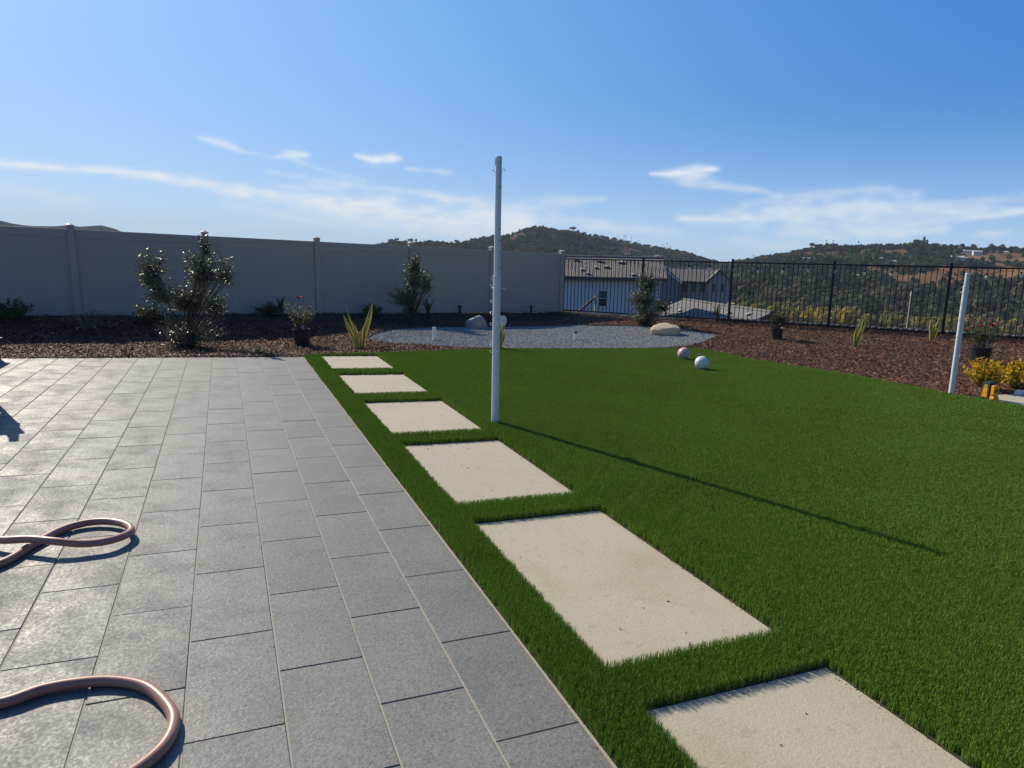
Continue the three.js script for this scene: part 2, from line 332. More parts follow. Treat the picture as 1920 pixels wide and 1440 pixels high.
// ---------------------------------------------------------------- planting bed: dark soil under shredded bark
const inYard = (x, z) => away(FV, x, z) > -.3 && away(FI, x, z) > -.3;
const isBed = (x, z) => inYard(x, z) && !inside(TURF, x, z) && !(x < PATIO.x1 && z > PATIO.z0) && !inside(GRAVEL, x, z) && !inside(PATH, x, z);
{
  const pos = [], uv = [], idx = [], map = new Map(), st = .14;
  const at = (i, j) => {
    const k = i * 1000 + j; if (map.has(k)) return map.get(k);
    const x = -9 + i * st, z = -22 + j * st;
    const low = inside(TURF, x, z) || (x < PATIO.x1 && z > PATIO.z0) || inside(PATH, x, z) ? -.06 : inside(GRAVEL, x, z) ? -.05 : 0;
    pos.push(x, bed(x, z) - .012 + low + (fbm(x * 2.3, z * 2.3, 3, 71) - .5) * .03, z); uv.push(x, z); map.set(k, pos.length / 3 - 1); return pos.length / 3 - 1;
  };
  for (let i = 0; i < 250; i++) for (let j = 0; j < 170; j++) {
    const x = -9 + (i + .5) * st, z = -22 + (j + .5) * st;
    if (!inYard(x, z) || z > 1.5) continue;
    if (x < PATIO.x1 - .5 && z > PATIO.z0 + .3) continue;
    if (inside(TURF, x, z) && inside(TURF, x + .4, z) && inside(TURF, x - .4, z) && inside(TURF, x, z - .4)) continue;
    const a = at(i, j), b = at(i + 1, j), c = at(i + 1, j + 1), d = at(i, j + 1);
    idx.push(a, d, c, a, c, b);
  }
  const soil = tex(512, (u, v) => { const k = .35 + 1.3 * vnoise(u * 90, v * 90, 4, 90) * fbm(u * 30, v * 30, 3, 6, 30); return [.085 * k, .05 * k, .034 * k]; }, true, .6);
  const sb = tex(256, (u, v) => fbm(u * 40, v * 40, 3, 8, 40), false, .6);
  struct('soil', geoOf(pos, idx, null, uv), std(C(1, 1, 1), 1, { map: soil, bumpMap: sb, bumpScale: .02, side: THREE.DoubleSide }));

  // bark: torn strips lying every way
  const R = rng(11), shapes = [];
  for (let v = 0; v < 4; v++) {
    const P = [], I = [], n = 3;
    for (let s = 0; s <= n; s++) { const t = s / n - .5, w = (.5 - Math.abs(t) * .55) * (.8 + R() * .5), y = Math.sin(s * 1.7 + v) * .10; P.push(t * 2, y + .06, -w * .42, t * 2, y + .16, 0, t * 2, y, w * .42); }
    for (let s = 0; s < n; s++) { const a = s * 3; I.push(a, a + 1, a + 4, a, a + 4, a + 3, a + 1, a + 2, a + 5, a + 1, a + 5, a + 4); }
    shapes.push(geoOf(P, I));
  }
  const spots = [[], [], [], []];
  const put = (x, z) => { if (isBed(x, z)) spots[(R() * 4) | 0].push([x, z]); };
  for (let i = 0; i < 64000; i++) put(-5 + R() * 9.5, -15.2 + R() * 4.9);                 // in front of the vinyl fence
  for (let i = 0; i < 20000; i++) put(2 + R() * 8.5, -12.4 + R() * 1.6);                  // strip between lawn and gravel
  for (let i = 0; i < 26000; i++) put(-6 + R() * 19, -19 + R() * 5.5);                    // under the fences
  for (let i = 0; i < 120000; i++) put(8.2 + R() * 9.5, -15.5 + R() * 11);                // the right-hand bed
  const m4 = new THREE.Matrix4(), e = new THREE.Euler(), qt = new THREE.Quaternion();
  const g = new THREE.Group(); g.name = 'bark_mulch'; g.userData = { kind: 'stuff', label: 'shredded reddish brown bark mulch covering the planting beds', category: 'mulch' }; scene.add(g);
  shapes.forEach((s, v) => {
    const im = new THREE.InstancedMesh(s, std(C(1, 1, 1), .72, { side: THREE.DoubleSide }), spots[v].length); im.name = 'bark_strips'; im.userData.kind = 'stuff'; im.castShadow = im.receiveShadow = true;
    spots[v].forEach(([x, z], i) => {
      const L = .016 + .026 * R() * R() + .010 * R(), pale = R();
      e.set((R() - .5) * 1.3, R() * 6.28, (R() - .5) * 1.1);
      m4.compose(V3(x, bed(x, z) + .004 + R() * .02 + (fbm(x * 2.3, z * 2.3, 3, 71) - .5) * .03, z), qt.setFromEuler(e), V3(L, L * (.6 + R() * .5), L * (.8 + R() * .6)));
      im.setMatrixAt(i, m4);
      const k = .35 + 1.1 * R();
      im.setColorAt(i, pale > .95 ? C(.46 * k, .32 * k, .19 * k) : pale > .7 ? C(.27 * k, .12 * k, .055 * k) : C(.16 * k, .058 * k, .026 * k));
    });
    g.add(im);
  });
}

// ---------------------------------------------------------------- gravel pad with its edging
{
  const pos = [], uv = [], idx = [], c = [6.4, -13.3];
  const rings = 26, n = GRAVEL.length, gy = (x, z) => bed(x, z) - .006 + (fbm(x * 1.4, z * 1.4, 3, 5) - .5) * .018;
  pos.push(c[0], gy(...c), c[1]); uv.push(...c);
  for (let r = 1; r <= rings; r++) for (const [gx, gz] of GRAVEL) { const x = lerp(c[0], gx, r / rings), z = lerp(c[1], gz, r / rings); pos.push(x, gy(x, z), z); uv.push(x, z); }
  for (let i = 0; i < n; i++) {
    const j = (i + 1) % n; idx.push(0, 1 + j, 1 + i);
    for (let r = 0; r + 1 < rings; r++) { const a = 1 + r * n + i, b = 1 + r * n + j; idx.push(a, b, b + n, a, b + n, a + n); }
  }
  const gt = tex(512, (u, v) => { const k = .45 + .75 * vnoise(u * 110, v * 110, 3, 110) + .35 * (vnoise(u * 230, v * 230, 5, 230) - .5) + .25 * (fbm(u * 6, v * 6, 3, 9, 6) - .5); return [.315 * k, .318 * k, .295 * k]; }, true, .55);
  const gb = tex(512, (u, v) => vnoise(u * 110, v * 110, 3, 110), false, .55);
  const pad = struct('gravel_pad', geoOf(pos, idx, null, uv), std(C(1, 1, 1), .95, { map: gt, bumpMap: gb, bumpScale: .012, side: THREE.DoubleSide }));
  const R = rng(23), N = 52000, list = [];
  while (list.length < N) { const x = 2.5 + R() * 8, z = -15.7 + R() * 4.5; if (inside(GRAVEL, x, z)) list.push([x, z]); }
  const stone = new THREE.DodecahedronGeometry(1, 0), m4 = new THREE.Matrix4(), e = new THREE.Euler(), qt = new THREE.Quaternion();
  const im = new THREE.InstancedMesh(stone, std(C(1, 1, 1), .9), N); im.name = 'crushed_gravel'; im.userData = { kind: 'stuff', label: 'loose grey crushed gravel spread over the rounded pad', category: 'gravel' }; im.castShadow = im.receiveShadow = true;
  list.forEach(([x, z], i) => {
    const s = .005 + .008 * R(); e.set(R() * 6, R() * 6, R() * 6);
    m4.compose(V3(x, gy(x, z) + s * .25, z), qt.setFromEuler(e), V3(s * (1 + R() * .6), s * .8, s)); im.setMatrixAt(i, m4);
    const k = .5 + R() * .9; im.setColorAt(i, C(.33 * k, .333 * k, .31 * k));
  });
  scene.add(im);
  // thin metal edging round the pad
  const P = [], I = [], h = .045, w = .004;
  GRAVEL.forEach(([x, z], i) => {
    const [ax, az] = GRAVEL[(i + n - 1) % n], [bx, bz] = GRAVEL[(i + 1) % n]; const t = Math.hypot(bx - ax, bz - az), nx = -(bz - az) / t * w, nz = (bx - ax) / t * w, y = bed(x, z) - .02;
    P.push(x - nx, y - .03, z - nz, x - nx, y + h, z - nz, x + nx, y + h, z + nz, x + nx, y - .03, z + nz);
  });
  for (let i = 0; i < n; i++) { const a = i * 4, b = ((i + 1) % n) * 4; for (let k = 0; k < 3; k++) I.push(a + k, b + k, b + k + 1, a + k, b + k + 1, a + k + 1); }
  const ed = part('garden_edging', geoOf(P, I).toNonIndexed(), std(C(.11, .11, .11), .45, { metalness: .6, side: THREE.DoubleSide }), scene);
  ed.geometry.computeVertexNormals(); ed.userData = { label: 'thin dark metal edging strip curving round the gravel pad', category: 'edging' };
}

// ---------------------------------------------------------------- concrete: stepping slabs across the lawn and the path by the bed
const concrete = (() => {
  const S = 1024;
  const col = tex(S, (u, v) => {
    const g = fbm(u * 5, v * 5, 5, 2, 5), f = vnoise(u * 350, v * 350, 3, 350), sp = hash(u * S | 0, v * S | 0, 8), st = sm(.60, .78, fbm(u * 3 + 4, v * 3, 5, 12, 3)), d = sm(.66, .8, fbm(u * 60, v * 60, 4, 32, 60));
    const k = .94 + .14 * (g - .5) + .13 * (f - .5) + .10 * (sp - .5) - .10 * d;
    return [.50 * k * (1 - .10 * st), .44 * k * (1 - .15 * st), .32 * k * (1 - .24 * st)];
  }, true, 1 / 2.3);
  const bump = tex(512, (u, v) => .5 + .6 * (vnoise(u * 200, v * 200, 3, 200) - .5) + .3 * (fbm(u * 30, v * 30, 3, 6, 30) - .5), false, 1 / 1.1);
  return { col, bump };
})();
const concreteMat = std(C(1, 1, 1), .88, { map: concrete.col, bumpMap: concrete.bump, bumpScale: .0012 });
{
  const ord = ['last before the bark bed', 'second from the bark bed', 'third from the bark bed', 'fourth from the bark bed, just past the tall pole', 'fifth from the bark bed', 'sixth from the bark bed'];
  const lab = ['cream concrete stepping slab touching the bark bed at the back edge of the lawn', 'cream concrete stepping slab, second in the row from the bark bed', 'cream concrete stepping slab beside the foot of the tall white pole', 'cream concrete stepping slab, fourth in the row from the bark bed', 'cream concrete stepping slab, fifth from the bark bed, with a rusty brown stain', 'cream concrete stepping slab, sixth and farthest in the row from the bark bed'];
  SLABS.forEach(([z0, z1], i) => {
    const g = boxUV(new RoundedBoxGeometry(SX[1] - SX[0], .1, z1 - z0, 2, .006), i * .77 + .3, i * .43 + .6);
    const m = part('stepping_slab', g, concreteMat, scene); m.name = numbered('stepping_slab');
    m.position.set((SX[0] + SX[1]) / 2, -.048, (z0 + z1) / 2);
    m.userData = { label: lab[i], category: 'slab', group: 'stepping slabs across the lawn' };
  });
  const s = new THREE.Shape(PATH.map(([x, z]) => new THREE.Vector2(x, -z)));
  const g = boxUV(new THREE.ExtrudeGeometry(s, { depth: .12, bevelEnabled: false }).rotateX(-Math.PI / 2).translate(0, -.12, 0), .5, .2);
  const path = struct('path', g, concreteMat); path.position.y = .004;
}

// ---------------------------------------------------------------- lawn: artificial turf
{
  const s = new THREE.Shape(TURF.map(([x, z]) => new THREE.Vector2(x, -z)));
  for (const [z0, z1] of SLABS) { const h = new THREE.Path(); h.moveTo(SX[0] + .003, -z0 - .003); h.lineTo(SX[1] - .003, -z0 - .003); h.lineTo(SX[1] - .003, -z1 + .003); h.lineTo(SX[0] + .003, -z1 + .003); h.closePath(); s.holes.push(h); }
  const backing = tex(256, (u, v) => { const k = .5 + hash(u * 256 | 0, v * 256 | 0, 2); return [.045 * k, .055 * k, .02 * k]; }, true, 3);
  struct('lawn', boxUV(new THREE.ShapeGeometry(s).rotateX(-Math.PI / 2).translate(0, .004, 0)), std(C(1, 1, 1), 1, { map: backing, side: THREE.DoubleSide }));
  const R = rng(31), vars = [];
  const tuft = (n, wide, rad) => {
    const P = [], I = [], K = [];
    for (let b = 0; b < n; b++) {
      const a = R() * 6.283, rr = Math.sqrt(R()) * rad, bx = Math.cos(a) * rr, bz = Math.sin(a) * rr, la = R() * 6.283, lean = .003 + .010 * R(), h = .040 + .006 * R(), t = R() * 6.283, w = wide * (.7 + .5 * R());
      const wx = Math.cos(t) * w / 2, wz = Math.sin(t) * w / 2, o = P.length / 3, curl = b % 6 === 0;
      const hh = curl ? h * .55 : h, c = curl ? [.30, .26, .06] : [[.165, .275, .025], [.21, .33, .034], [.125, .22, .021]][b % 3];
      for (const [y, k, ww] of [[0, 0, 1], [.55, .2, .95], [.86, .55, .75]]) { const lx = Math.cos(la) * lean * k, lz = Math.sin(la) * lean * k; P.push(bx + lx - wx * ww, hh * y, bz + lz - wz * ww, bx + lx + wx * ww, hh * y, bz + lz + wz * ww); K.push(...c, ...c); }
      P.push(bx + Math.cos(la) * lean, hh * .98, bz + Math.sin(la) * lean); K.push(...c);
      I.push(o, o + 1, o + 3, o, o + 3, o + 2, o + 2, o + 3, o + 5, o + 2, o + 5, o + 4, o + 4, o + 5, o + 6);
    }
    return geoOf(P, I, K);
  };
  const bands = [{ a: 0, b: 4.3, s: .0125, n: 13, w: .0016 }, { a: 4.3, b: 8, s: .017, n: 15, w: .0023 }, { a: 8, b: 16, s: .028, n: 18, w: .004 }];
  const group = new THREE.Group(); group.name = 'turf_blades'; group.userData = { kind: 'stuff', label: 'short dense green artificial turf blades covering the lawn', category: 'grass' }; scene.add(group);
  const mat = new THREE.MeshPhysicalMaterial({ vertexColors: true, side: THREE.DoubleSide, roughness: .7, transmission: .3, thickness: 0, ior: 1.4, specularIntensity: .6 });
  const m4 = new THREE.Matrix4(), qt = new THREE.Quaternion(), Y = V3(0, 1, 0);
  for (const B of bands) {
    const lists = [[], [], []];
    for (let x = 1.1; x < 10; x += B.s) for (let z = -11.4; z < .2; z += B.s) {
      const px = x + (R() - .5) * B.s, pz = z + (R() - .5) * B.s, r = Math.hypot(px, pz), az = Math.atan2(px, -pz) / D2R;
      if (r < B.a || r >= B.b || az > 70 || r < 1.5) continue;
      if (!inside(TURF, px, pz) || px < 1.0985) continue;
      if (px > SX[0] - .005 && px < SX[1] + .003 && SLABS.some(([z0, z1]) => pz > z0 - .003 && pz < z1 + .005)) continue;
      lists[(R() * 3) | 0].push([px, pz]);
    }
    lists.forEach(l => {
      const im = new THREE.InstancedMesh(tuft(B.n, B.w, B.s * .75), mat, l.length); im.name = 'blades'; im.userData.kind = 'stuff'; im.castShadow = im.receiveShadow = true;
      l.forEach(([x, z], i) => {
        const k = .95 + .12 * R(), hs = .95 + .1 * R() + .08 * (fbm(x * 5, z * 5, 2, 3) - .5);
        m4.compose(V3(x, .003, z), qt.setFromAxisAngle(Y, R() * 6.283), V3(1, hs, 1)); im.setMatrixAt(i, m4);
        const v = k * (.9 + .24 * fbm(x * 1.6, z * 1.6, 3, 13)); im.setColorAt(i, C(v, v, v * .95));
      });
      group.add(im);
    });
  }
  // crumbs of leaf and bark blown on to the slabs
}
// ---------------------------------------------------------------- tan vinyl privacy fence
{
  const S = 2.438, vinyl = std(C(.53, .465, .375), .5), y0 = .071;
  const fence = thing('vinyl_fence', 'tall tan vinyl privacy fence of vertical boards between capped posts', 'fence', [FV.o.x, y0, FV.o.z], 0, null, false);
  const rack = new THREE.Matrix4().makeBasis(V3(FV.d.x, .0098, FV.d.z), UP, FV.n);           // rails follow the fall, posts stand plumb
  const bend = g => { g = g.applyMatrix4(rack); return g; };
  const H = 1.675, nb = 12, pw = .127;
  const capShape = () => { const g = new THREE.CylinderGeometry(.02, .098, .035, 4, 1).rotateY(Math.PI / 4).translate(0, .0175 + .02, 0); return merge([box(.139, .02, .139, 0, .01, 0, .003), g]); };
  for (let n = -3; n <= 5; n++) {
    const post = part('post', bend(box(pw, 1.96, pw, n * S, .755, 0, .006)), vinyl, fence);
    part('cap', bend(capShape().translate(n * S, 1.735, 0)), vinyl, post);
    if (n === 5) break;
    const panel = new THREE.Group(); panel.name = 'panel'; fence.add(panel);
    const a = n * S + pw / 2, b = (n + 1) * S - pw / 2, w = (b - a) / nb;
    part('top_rail', bend(box(b - a, .165, .045, (a + b) / 2, H - .0825, 0, .006)), vinyl, panel);
    part('bottom_rail', bend(box(b - a, .17, .045, (a + b) / 2, .055, 0, .006)), vinyl, panel);
    for (let i = 0; i < nb; i++) part('board', bend(box(w - .0012, H - .165 - .14 - .002, .022, a + (i + .5) * w, (.14 + H - .165) / 2, 0, .0022)), vinyl, panel);
  }
}

// ---------------------------------------------------------------- black metal picket fence and its string of bulbs
const IRON_Y = s => .144 + .023 * s;
const ironAt = (s, y, t = 0) => V3(FI.o.x, IRON_Y(0), FI.o.z).add(V3(FI.d.x, .0215, FI.d.z).multiplyScalar(s)).addScaledVector(UP, y).addScaledVector(FI.n, t);
{
  const S = 2.438, iron = std(C(.016, .016, .017), .42, { metalness: .2 });
  const o = ironAt(0, 0);
  const fence = thing('metal_fence', 'black metal picket fence with slim square bars on the bed edge', 'fence', [o.x, o.y, o.z], 0, null, false);
  const rack = new THREE.Matrix4().makeBasis(V3(FI.d.x, .0215, FI.d.z), UP, FI.n);
  const bend = g => g.applyMatrix4(rack);
  for (let n = 0; n <= 6; n++) {
    const post = part('post', bend(box(.06, 1.9, .06, n * S + .06, .7, 0, .004)), iron, fence);
    part('cap', bend(box(.066, .022, .066, n * S + .06, 1.661, 0, .006)), iron, post);
    if (n === 6) break;
    const a = n * S + .09, b = (n + 1) * S + .03;
    part('top_rail', bend(box(b - a, .036, .036, (a + b) / 2, 1.58, 0, .003)), iron, fence);
    part('bottom_rail', bend(box(b - a, .034, .034, (a + b) / 2, .07, 0, .003)), iron, fence);
    for (let i = 1; i <= 20; i++) part('picket', bend(box(.017, 1.53, .017, a + (b - a) * i / 21, .82, 0)), iron, fence);
  }
  const light = thing('string_light', 'black cord of clear round bulbs strung along the top rail of the picket fence', 'string lights', [o.x, o.y, o.z], 0, null, false);
  const black = std(C(.02, .02, .02), .6), glass = new THREE.MeshPhysicalMaterial({ color: C(.92, .93, .95), roughness: .12, transmission: .55, thickness: 0, ior: 1.45 });
  const pts = [], R = rng(7), hang = [];
  for (let k = 0; k < 23; k++) { const s = .12 + k * .61 + (R() - .5) * .1, d = 1.535 - .03 - .06 * R(); hang.push([s, d]); }
  hang.forEach(([s, d], k) => { pts.push(V3(s, d, .03)); if (k < 22) pts.push(V3(s + .3, (k % 3 === 1 ? 1.575 : 1.535) - .02 * R(), .03)); });
  part('cord', bend(tube(pts, .0045, 5, 180)), black, light);
  for (const [s, d] of hang) {
    const b = part('bulb', bend(new THREE.LatheGeometry([[0, -.125], [.016, -.122], [.030, -.105], [.034, -.088], [.028, -.068], [.016, -.05], [.014, -.04]].map(p => new THREE.Vector2(...p)), 12).translate(s, d, .03)), glass, light);
    part('socket', bend(cyl(.017, .014, .045, s, d - .045, .03, 10)), black, b);
  }
  // block coping behind the fence foot
  const wall = thing('block_wall', 'low grey rounded block coping behind the foot of the picket fence', 'wall', [o.x, o.y, o.z], 0, null, false);
  const grey = [.075, .09, .06].map(k => std(C(k, k, k * 1.02), .95)), blockG = bend(box(.15, .14, .24, 0, 0, 0, .05, 2));
  const base = V3(FI.d.x, .0215, FI.d.z);
  for (let k = 0; k < 62; k++) {
    const m = part('block', blockG, grey[(R() * 3) | 0], wall); m.position.copy(base).multiplyScalar(4.6 + k * .158).addScaledVector(UP, .045 + (R() - .5) * .02).addScaledVector(FI.n, -.19 + (R() - .5) * .02);
  }
}

// ---------------------------------------------------------------- white steel net poles
const poleWhite = std(C(.68, .70, .71), .34), steel = std(C(.55, .56, .57), .3, { metalness: .85 }), hole = std(C(.01, .01, .01), .9);
const L3 = V3(-.92, 0, -.39), F3 = V3(-.37, 0, .93);          // the side with the hooks, and the side with the holes
function ring(c, dir, r, w) {                                 // open hook screwed into the tube
  const n = V3().crossVectors(dir, V3(0, 1, 0)), pts = [];
  for (let i = 0; i <= 14; i++) { const a = Math.PI + (i / 14) * 5.0; pts.push(c.clone().addScaledVector(dir, r + Math.cos(a) * r).add(V3(0, Math.sin(a) * r, 0))); }
  pts.unshift(c.clone().addScaledVector(dir, -.02));
  return tube(pts, w, 6, 40);
}
function netPole(label, pos, o) {
  const t = thing('net_pole', label, 'pole', pos, 0, null, true);
  const ro = .0352, ri = .0293;
  const outer = part('outer_tube', merge([cyl(ro, ro, o.collar, 0, 0, 0, 28), cyl(ro + .003, ro + .003, .02, 0, o.collar - .016, 0, 28)]), poleWhite, t);
  const inner = part('inner_tube', merge([cyl(ri, ri, o.top - .5 - .006, 0, .5, 0, 28), new THREE.CylinderGeometry(ri - .006, ri, .006, 28).translate(0, o.top - .003, 0)]), poleWhite, t);
  for (const y of o.hooks) part('hook', ring(V3(0, y, 0).addScaledVector(L3, ro - .002), L3, .0125, .0026), steel, t);
  for (const [y, s] of o.topHooks) { const d = L3.clone().multiplyScalar(s); part('hook', ring(V3(0, y, 0).addScaledVector(d, ri - .002), d, .0135, .0026), steel, t); }
  const hd = F3.clone().addScaledVector(L3, -.75).normalize();
  for (const y of o.holes) {
    const g = new THREE.CylinderGeometry(.0055, .0055, .004, 12).applyQuaternion(new THREE.Quaternion().setFromUnitVectors(V3(0, 1, 0), hd)).translate(hd.x * ri, y, hd.z * ri);
    part('hole', g, hole, t);
  }
  const pd = L3.clone().multiplyScalar(-1).addScaledVector(F3, .35).normalize(), pc = V3(0, o.pin, 0).addScaledVector(pd, ro);
  const rp = []; for (let i = 0; i <= 16; i++) { const a = i / 16 * 6.28; rp.push(V3(Math.cos(a) * .022, Math.sin(a) * .008, Math.sin(a) * .02).add(pc).addScaledVector(pd, .018)); }
  part('locking_pin', merge([bar(pc.clone().addScaledVector(pd, -.09), pc.clone().addScaledVector(pd, .055), .009, .009, 10), tube(rp, .002, 5, 40)]), steel, t);
  if (o.winch) {
    const d = L3.clone().multiplyScalar(-1), q = new THREE.Quaternion().setFromUnitVectors(V3(1, 0, 0), d);
    const s = new THREE.Shape(); s.moveTo(0, -.045); s.lineTo(.045, -.045); s.quadraticCurveTo(.062, -.03, .062, 0); s.quadraticCurveTo(.062, .045, .035, .045); s.lineTo(0, .045); s.closePath();
    const hh = new THREE.Path(); hh.absarc(.036, .004, .0165, 0, Math.PI * 2, true); s.holes.push(hh);
    const w = part('winch_plate', new THREE.ExtrudeGeometry(s, { depth: .004, bevelEnabled: true, bevelSize: .001, bevelThickness: .001, bevelSegments: 1, curveSegments: 16 }).translate(ro - .003, o.winch, .018).applyQuaternion(q), poleWhite, t);
    part('spool', merge([new THREE.CylinderGeometry(.0135, .0135, .034, 16).rotateX(Math.PI / 2).translate(ro + .033, o.winch + .004, 0), new THREE.CylinderGeometry(.024, .024, .003, 18).rotateX(Math.PI / 2).translate(ro + .033, o.winch + .004, -.017)]).applyQuaternion(q), steel, w);
  }
  if (o.notch) {
    const d = L3, q = new THREE.Quaternion().setFromUnitVectors(V3(1, 0, 0), d);
    const n = part('pulley_slot', merge([box(.006, .075, .016, ri - .0015, o.top - .05, 0, .002)]).applyQuaternion(q), hole, t);
    part('pulley', new THREE.CylinderGeometry(.021, .021, .009, 20).rotateX(Math.PI / 2).translate(ri - .014, o.top - .05, 0).applyQuaternion(q), poleWhite, n);
  }
  return t;
}
netPole('tall white telescoping net pole raised to full height beside the third stepping slab', [2.36, -.01, -5.888], { top: 2.455, collar: 1.41, hooks: [1.385, 1.315, 1.175, 1.07, .97, .765, .715], topHooks: [[2.345, 1], [2.335, -1]], holes: [2.40, 2.19, 1.825, 1.725, 1.62, 1.48], pin: 1.295, winch: 1.005, notch: true });
netPole('lowered white net pole standing where the lawn meets the bark bed', [9.42, -.01, -6.335], { top: 1.71, collar: 1.53, hooks: [1.51, 1.44, 1.30, 1.19, 1.08, .84, .785], topHooks: [[1.575, 1], [1.57, -1]], holes: [1.67, 1.62], pin: 1.44, winch: 0, notch: false });

// ---------------------------------------------------------------- balls
function panelBall(name, label, pos, r, mat, seam, strips, turn) {
  const t = thing(name, label, 'ball', pos, 0, null, false);
  const core = part('bladder', new THREE.SphereGeometry(r * .982, 32, 20).translate(0, r, 0), seam, t);
  const q = new THREE.Quaternion().setFromEuler(new THREE.Euler(...turn));
  const faces = [[[1, 0, 0], [0, 1, 0], [0, 0, 1]], [[-1, 0, 0], [0, 1, 0], [0, 0, -1]], [[0, 1, 0], [0, 0, 1], [1, 0, 0]], [[0, -1, 0], [0, 0, -1], [1, 0, 0]], [[0, 0, 1], [1, 0, 0], [0, 1, 0]], [[0, 0, -1], [-1, 0, 0], [0, 1, 0]]];
  for (const [n, u, v] of faces) for (let s = 0; s < strips; s++) {
    const P = [], I = [], N = 8, M = 5, g = .012;
    const a0 = -1 + 2 * s / strips + g, a1 = -1 + 2 * (s + 1) / strips - g;
    for (let i = 0; i <= N; i++) for (let j = 0; j <= M; j++) {
      const ei = i === 0 || i === N, ej = j === 0 || j === M, a = Math.tan(lerp(a0, a1, j / M) * .785), b = Math.tan(lerp(-1 + g, 1 - g, i / N) * .785);
      const d = V3(n[0] + u[0] * a + v[0] * b, n[1] + u[1] * a + v[1] * b, n[2] + u[2] * a + v[2] * b).normalize().applyQuaternion(q).multiplyScalar(r * (ei || ej ? .981 : 1));
      P.push(d.x, d.y + r, d.z);
    }
    for (let i = 0; i < N; i++) for (let j = 0; j < M; j++) { const p = i * (M + 1) + j; I.push(p, p + 1, p + M + 2, p, p + M + 2, p + M + 1); }
    part('panel', geoOf(P, I), mat[s % mat.length], t);
  }
  return t;
}
const dbl = { side: THREE.DoubleSide };
panelBall('volleyball', 'white volleyball lying on the turf beside the pink ball', [6.93, .02, -8.68], .107, [std(C(.74, .75, .72), .5, dbl)], std(C(.3, .3, .29), .8), 3, [.5, .7, .4]);
{
  const b = panelBall('play_ball', 'pale pink rubber ball on the turf near the gravel pad', [7.36, .02, -9.72], .107, [std(C(.70, .42, .46), .5, dbl)], std(C(.5, .3, .33), .8), 1, [.3, .4, .9]);
  const d = V3(-.70, .05, .71);
  for (const [a, y, w] of [[.03, .02, .022], [-.035, -.018, .016]]) {
    const n = d.clone().addScaledVector(V3(.71, 0, .70), a * 9.3).add(V3(0, y * 9.3, 0)).normalize();
    const q = new THREE.Quaternion().setFromUnitVectors(V3(0, 0, 1), n);
    part('printed_mark', merge([box(w, .004, .0014), box(w * .6, .004, .0014, -.002, -.007, 0), box(.004, .012, .0014, w * .4, -.002, 0)]).applyQuaternion(q).translate(n.x * .1068, .107 + n.y * .1068, n.z * .1068), hole, b);
  }
}

// ---------------------------------------------------------------- hose on the patio
{
  const r = .0195, P = (x, z, y = 0) => V3(x, r + y, z);
  const pts = [P(-.95, -1.45), P(-.62, -1.72), P(-.38, -1.93), P(-.252, -2.025), P(-.19, -2.11), P(-.173, -2.223), P(-.204, -2.325), P(-.278, -2.444, .001), P(-.383, -2.51, .002), P(-.482, -2.532, .002), P(-.59, -2.53, .001), P(-.70, -2.49), P(-1.05, -2.56), P(-1.4, -2.75), P(-1.5, -3.1), P(-1.3, -3.45),
    P(-.985, -3.67), P(-.90, -3.865), P(-.80, -4.05, .002), P(-.70, -4.105, .006), P(-.607, -4.09, .01), P(-.505, -4.0, .014), P(-.47, -3.87, .02), P(-.545, -3.765, .026), P(-.66, -3.745, .03), P(-.79, -3.775, .046), P(-.90, -3.835, .045), P(-1.04, -3.90, .03), P(-1.5, -4.25), P(-2.1, -4.3), P(-2.9, -3.9), P(-3.4, -3.2)];
  const hose = part('garden_hose', new THREE.TubeGeometry(new THREE.CatmullRomCurve3(pts, false, 'centripetal'), 420, r, 14), std(C(.40, .19, .135), .38), scene);
  hose.userData = { label: 'thick terracotta coloured garden hose looping across the grey pavers', category: 'hose' };
}

// ---------------------------------------------------------------- stones, pipe stubs, tool
function rock(name, label, pos, size, seed, mat, turn) {
  let g = mergeVertices(new THREE.IcosahedronGeometry(1, 4).deleteAttribute('uv').deleteAttribute('normal'), 1e-4);
  const R = rng(seed), cuts = []; for (let i = 0; i < 13; i++) cuts.push([V3(R() - .5, (R() - .35) * .9, R() - .5).normalize(), .78 + R() * .3]);
  const p = g.attributes.position, v = V3();
  for (let i = 0; i < p.count; i++) {
    v.fromBufferAttribute(p, i); v.set(Math.sign(v.x) * Math.abs(v.x) ** .62, Math.sign(v.y) * Math.abs(v.y) ** .62, Math.sign(v.z) * Math.abs(v.z) ** .62); for (const [n, d] of cuts) { const k = v.dot(n) - d; if (k > 0) v.addScaledVector(n, -k * .97); }
    v.multiplyScalar(1 + (fbm(v.x * 3 + seed, v.y * 3 + v.z * 2.1, 4, seed) - .5) * .22);
    p.setXYZ(i, v.x * size[0], v.y * size[1] + size[1] * .55, v.z * size[2]);
  }
  g.computeVertexNormals();
  const col = []; for (let i = 0; i < p.count; i++) { const k = .75 + .5 * fbm(p.getX(i) * 9, p.getY(i) * 14 + p.getZ(i) * 6, 4, seed + 3), w = sm(.5, .7, fbm(p.getX(i) * 4, p.getZ(i) * 4 + p.getY(i) * 3, 3, seed + 9)); col.push(mat[0] * k, mat[1] * k * (1 - .12 * w), mat[2] * k * (1 - .25 * w)); }
  g.setAttribute('color', new THREE.Float32BufferAttribute(col, 3));
  const m = part(name, g, new THREE.MeshStandardMaterial({ vertexColors: true, roughness: .92 }), scene); m.name = numbered(name); m.position.set(...pos); m.rotation.y = turn; m.userData = { label, category: 'rock' };
}
rock('boulder', 'grey boulder in the fence shadow behind the tall white pole', [5.45, -.05, -15.05], [.25, .22, .2], 24, [.30, .29, .27], .4);
rock('boulder', 'sunlit tan boulder on the right side of the gravel pad', [9.32, .05, -13.05], [.34, .19, .23], 17, [.52, .42, .28], -.5);
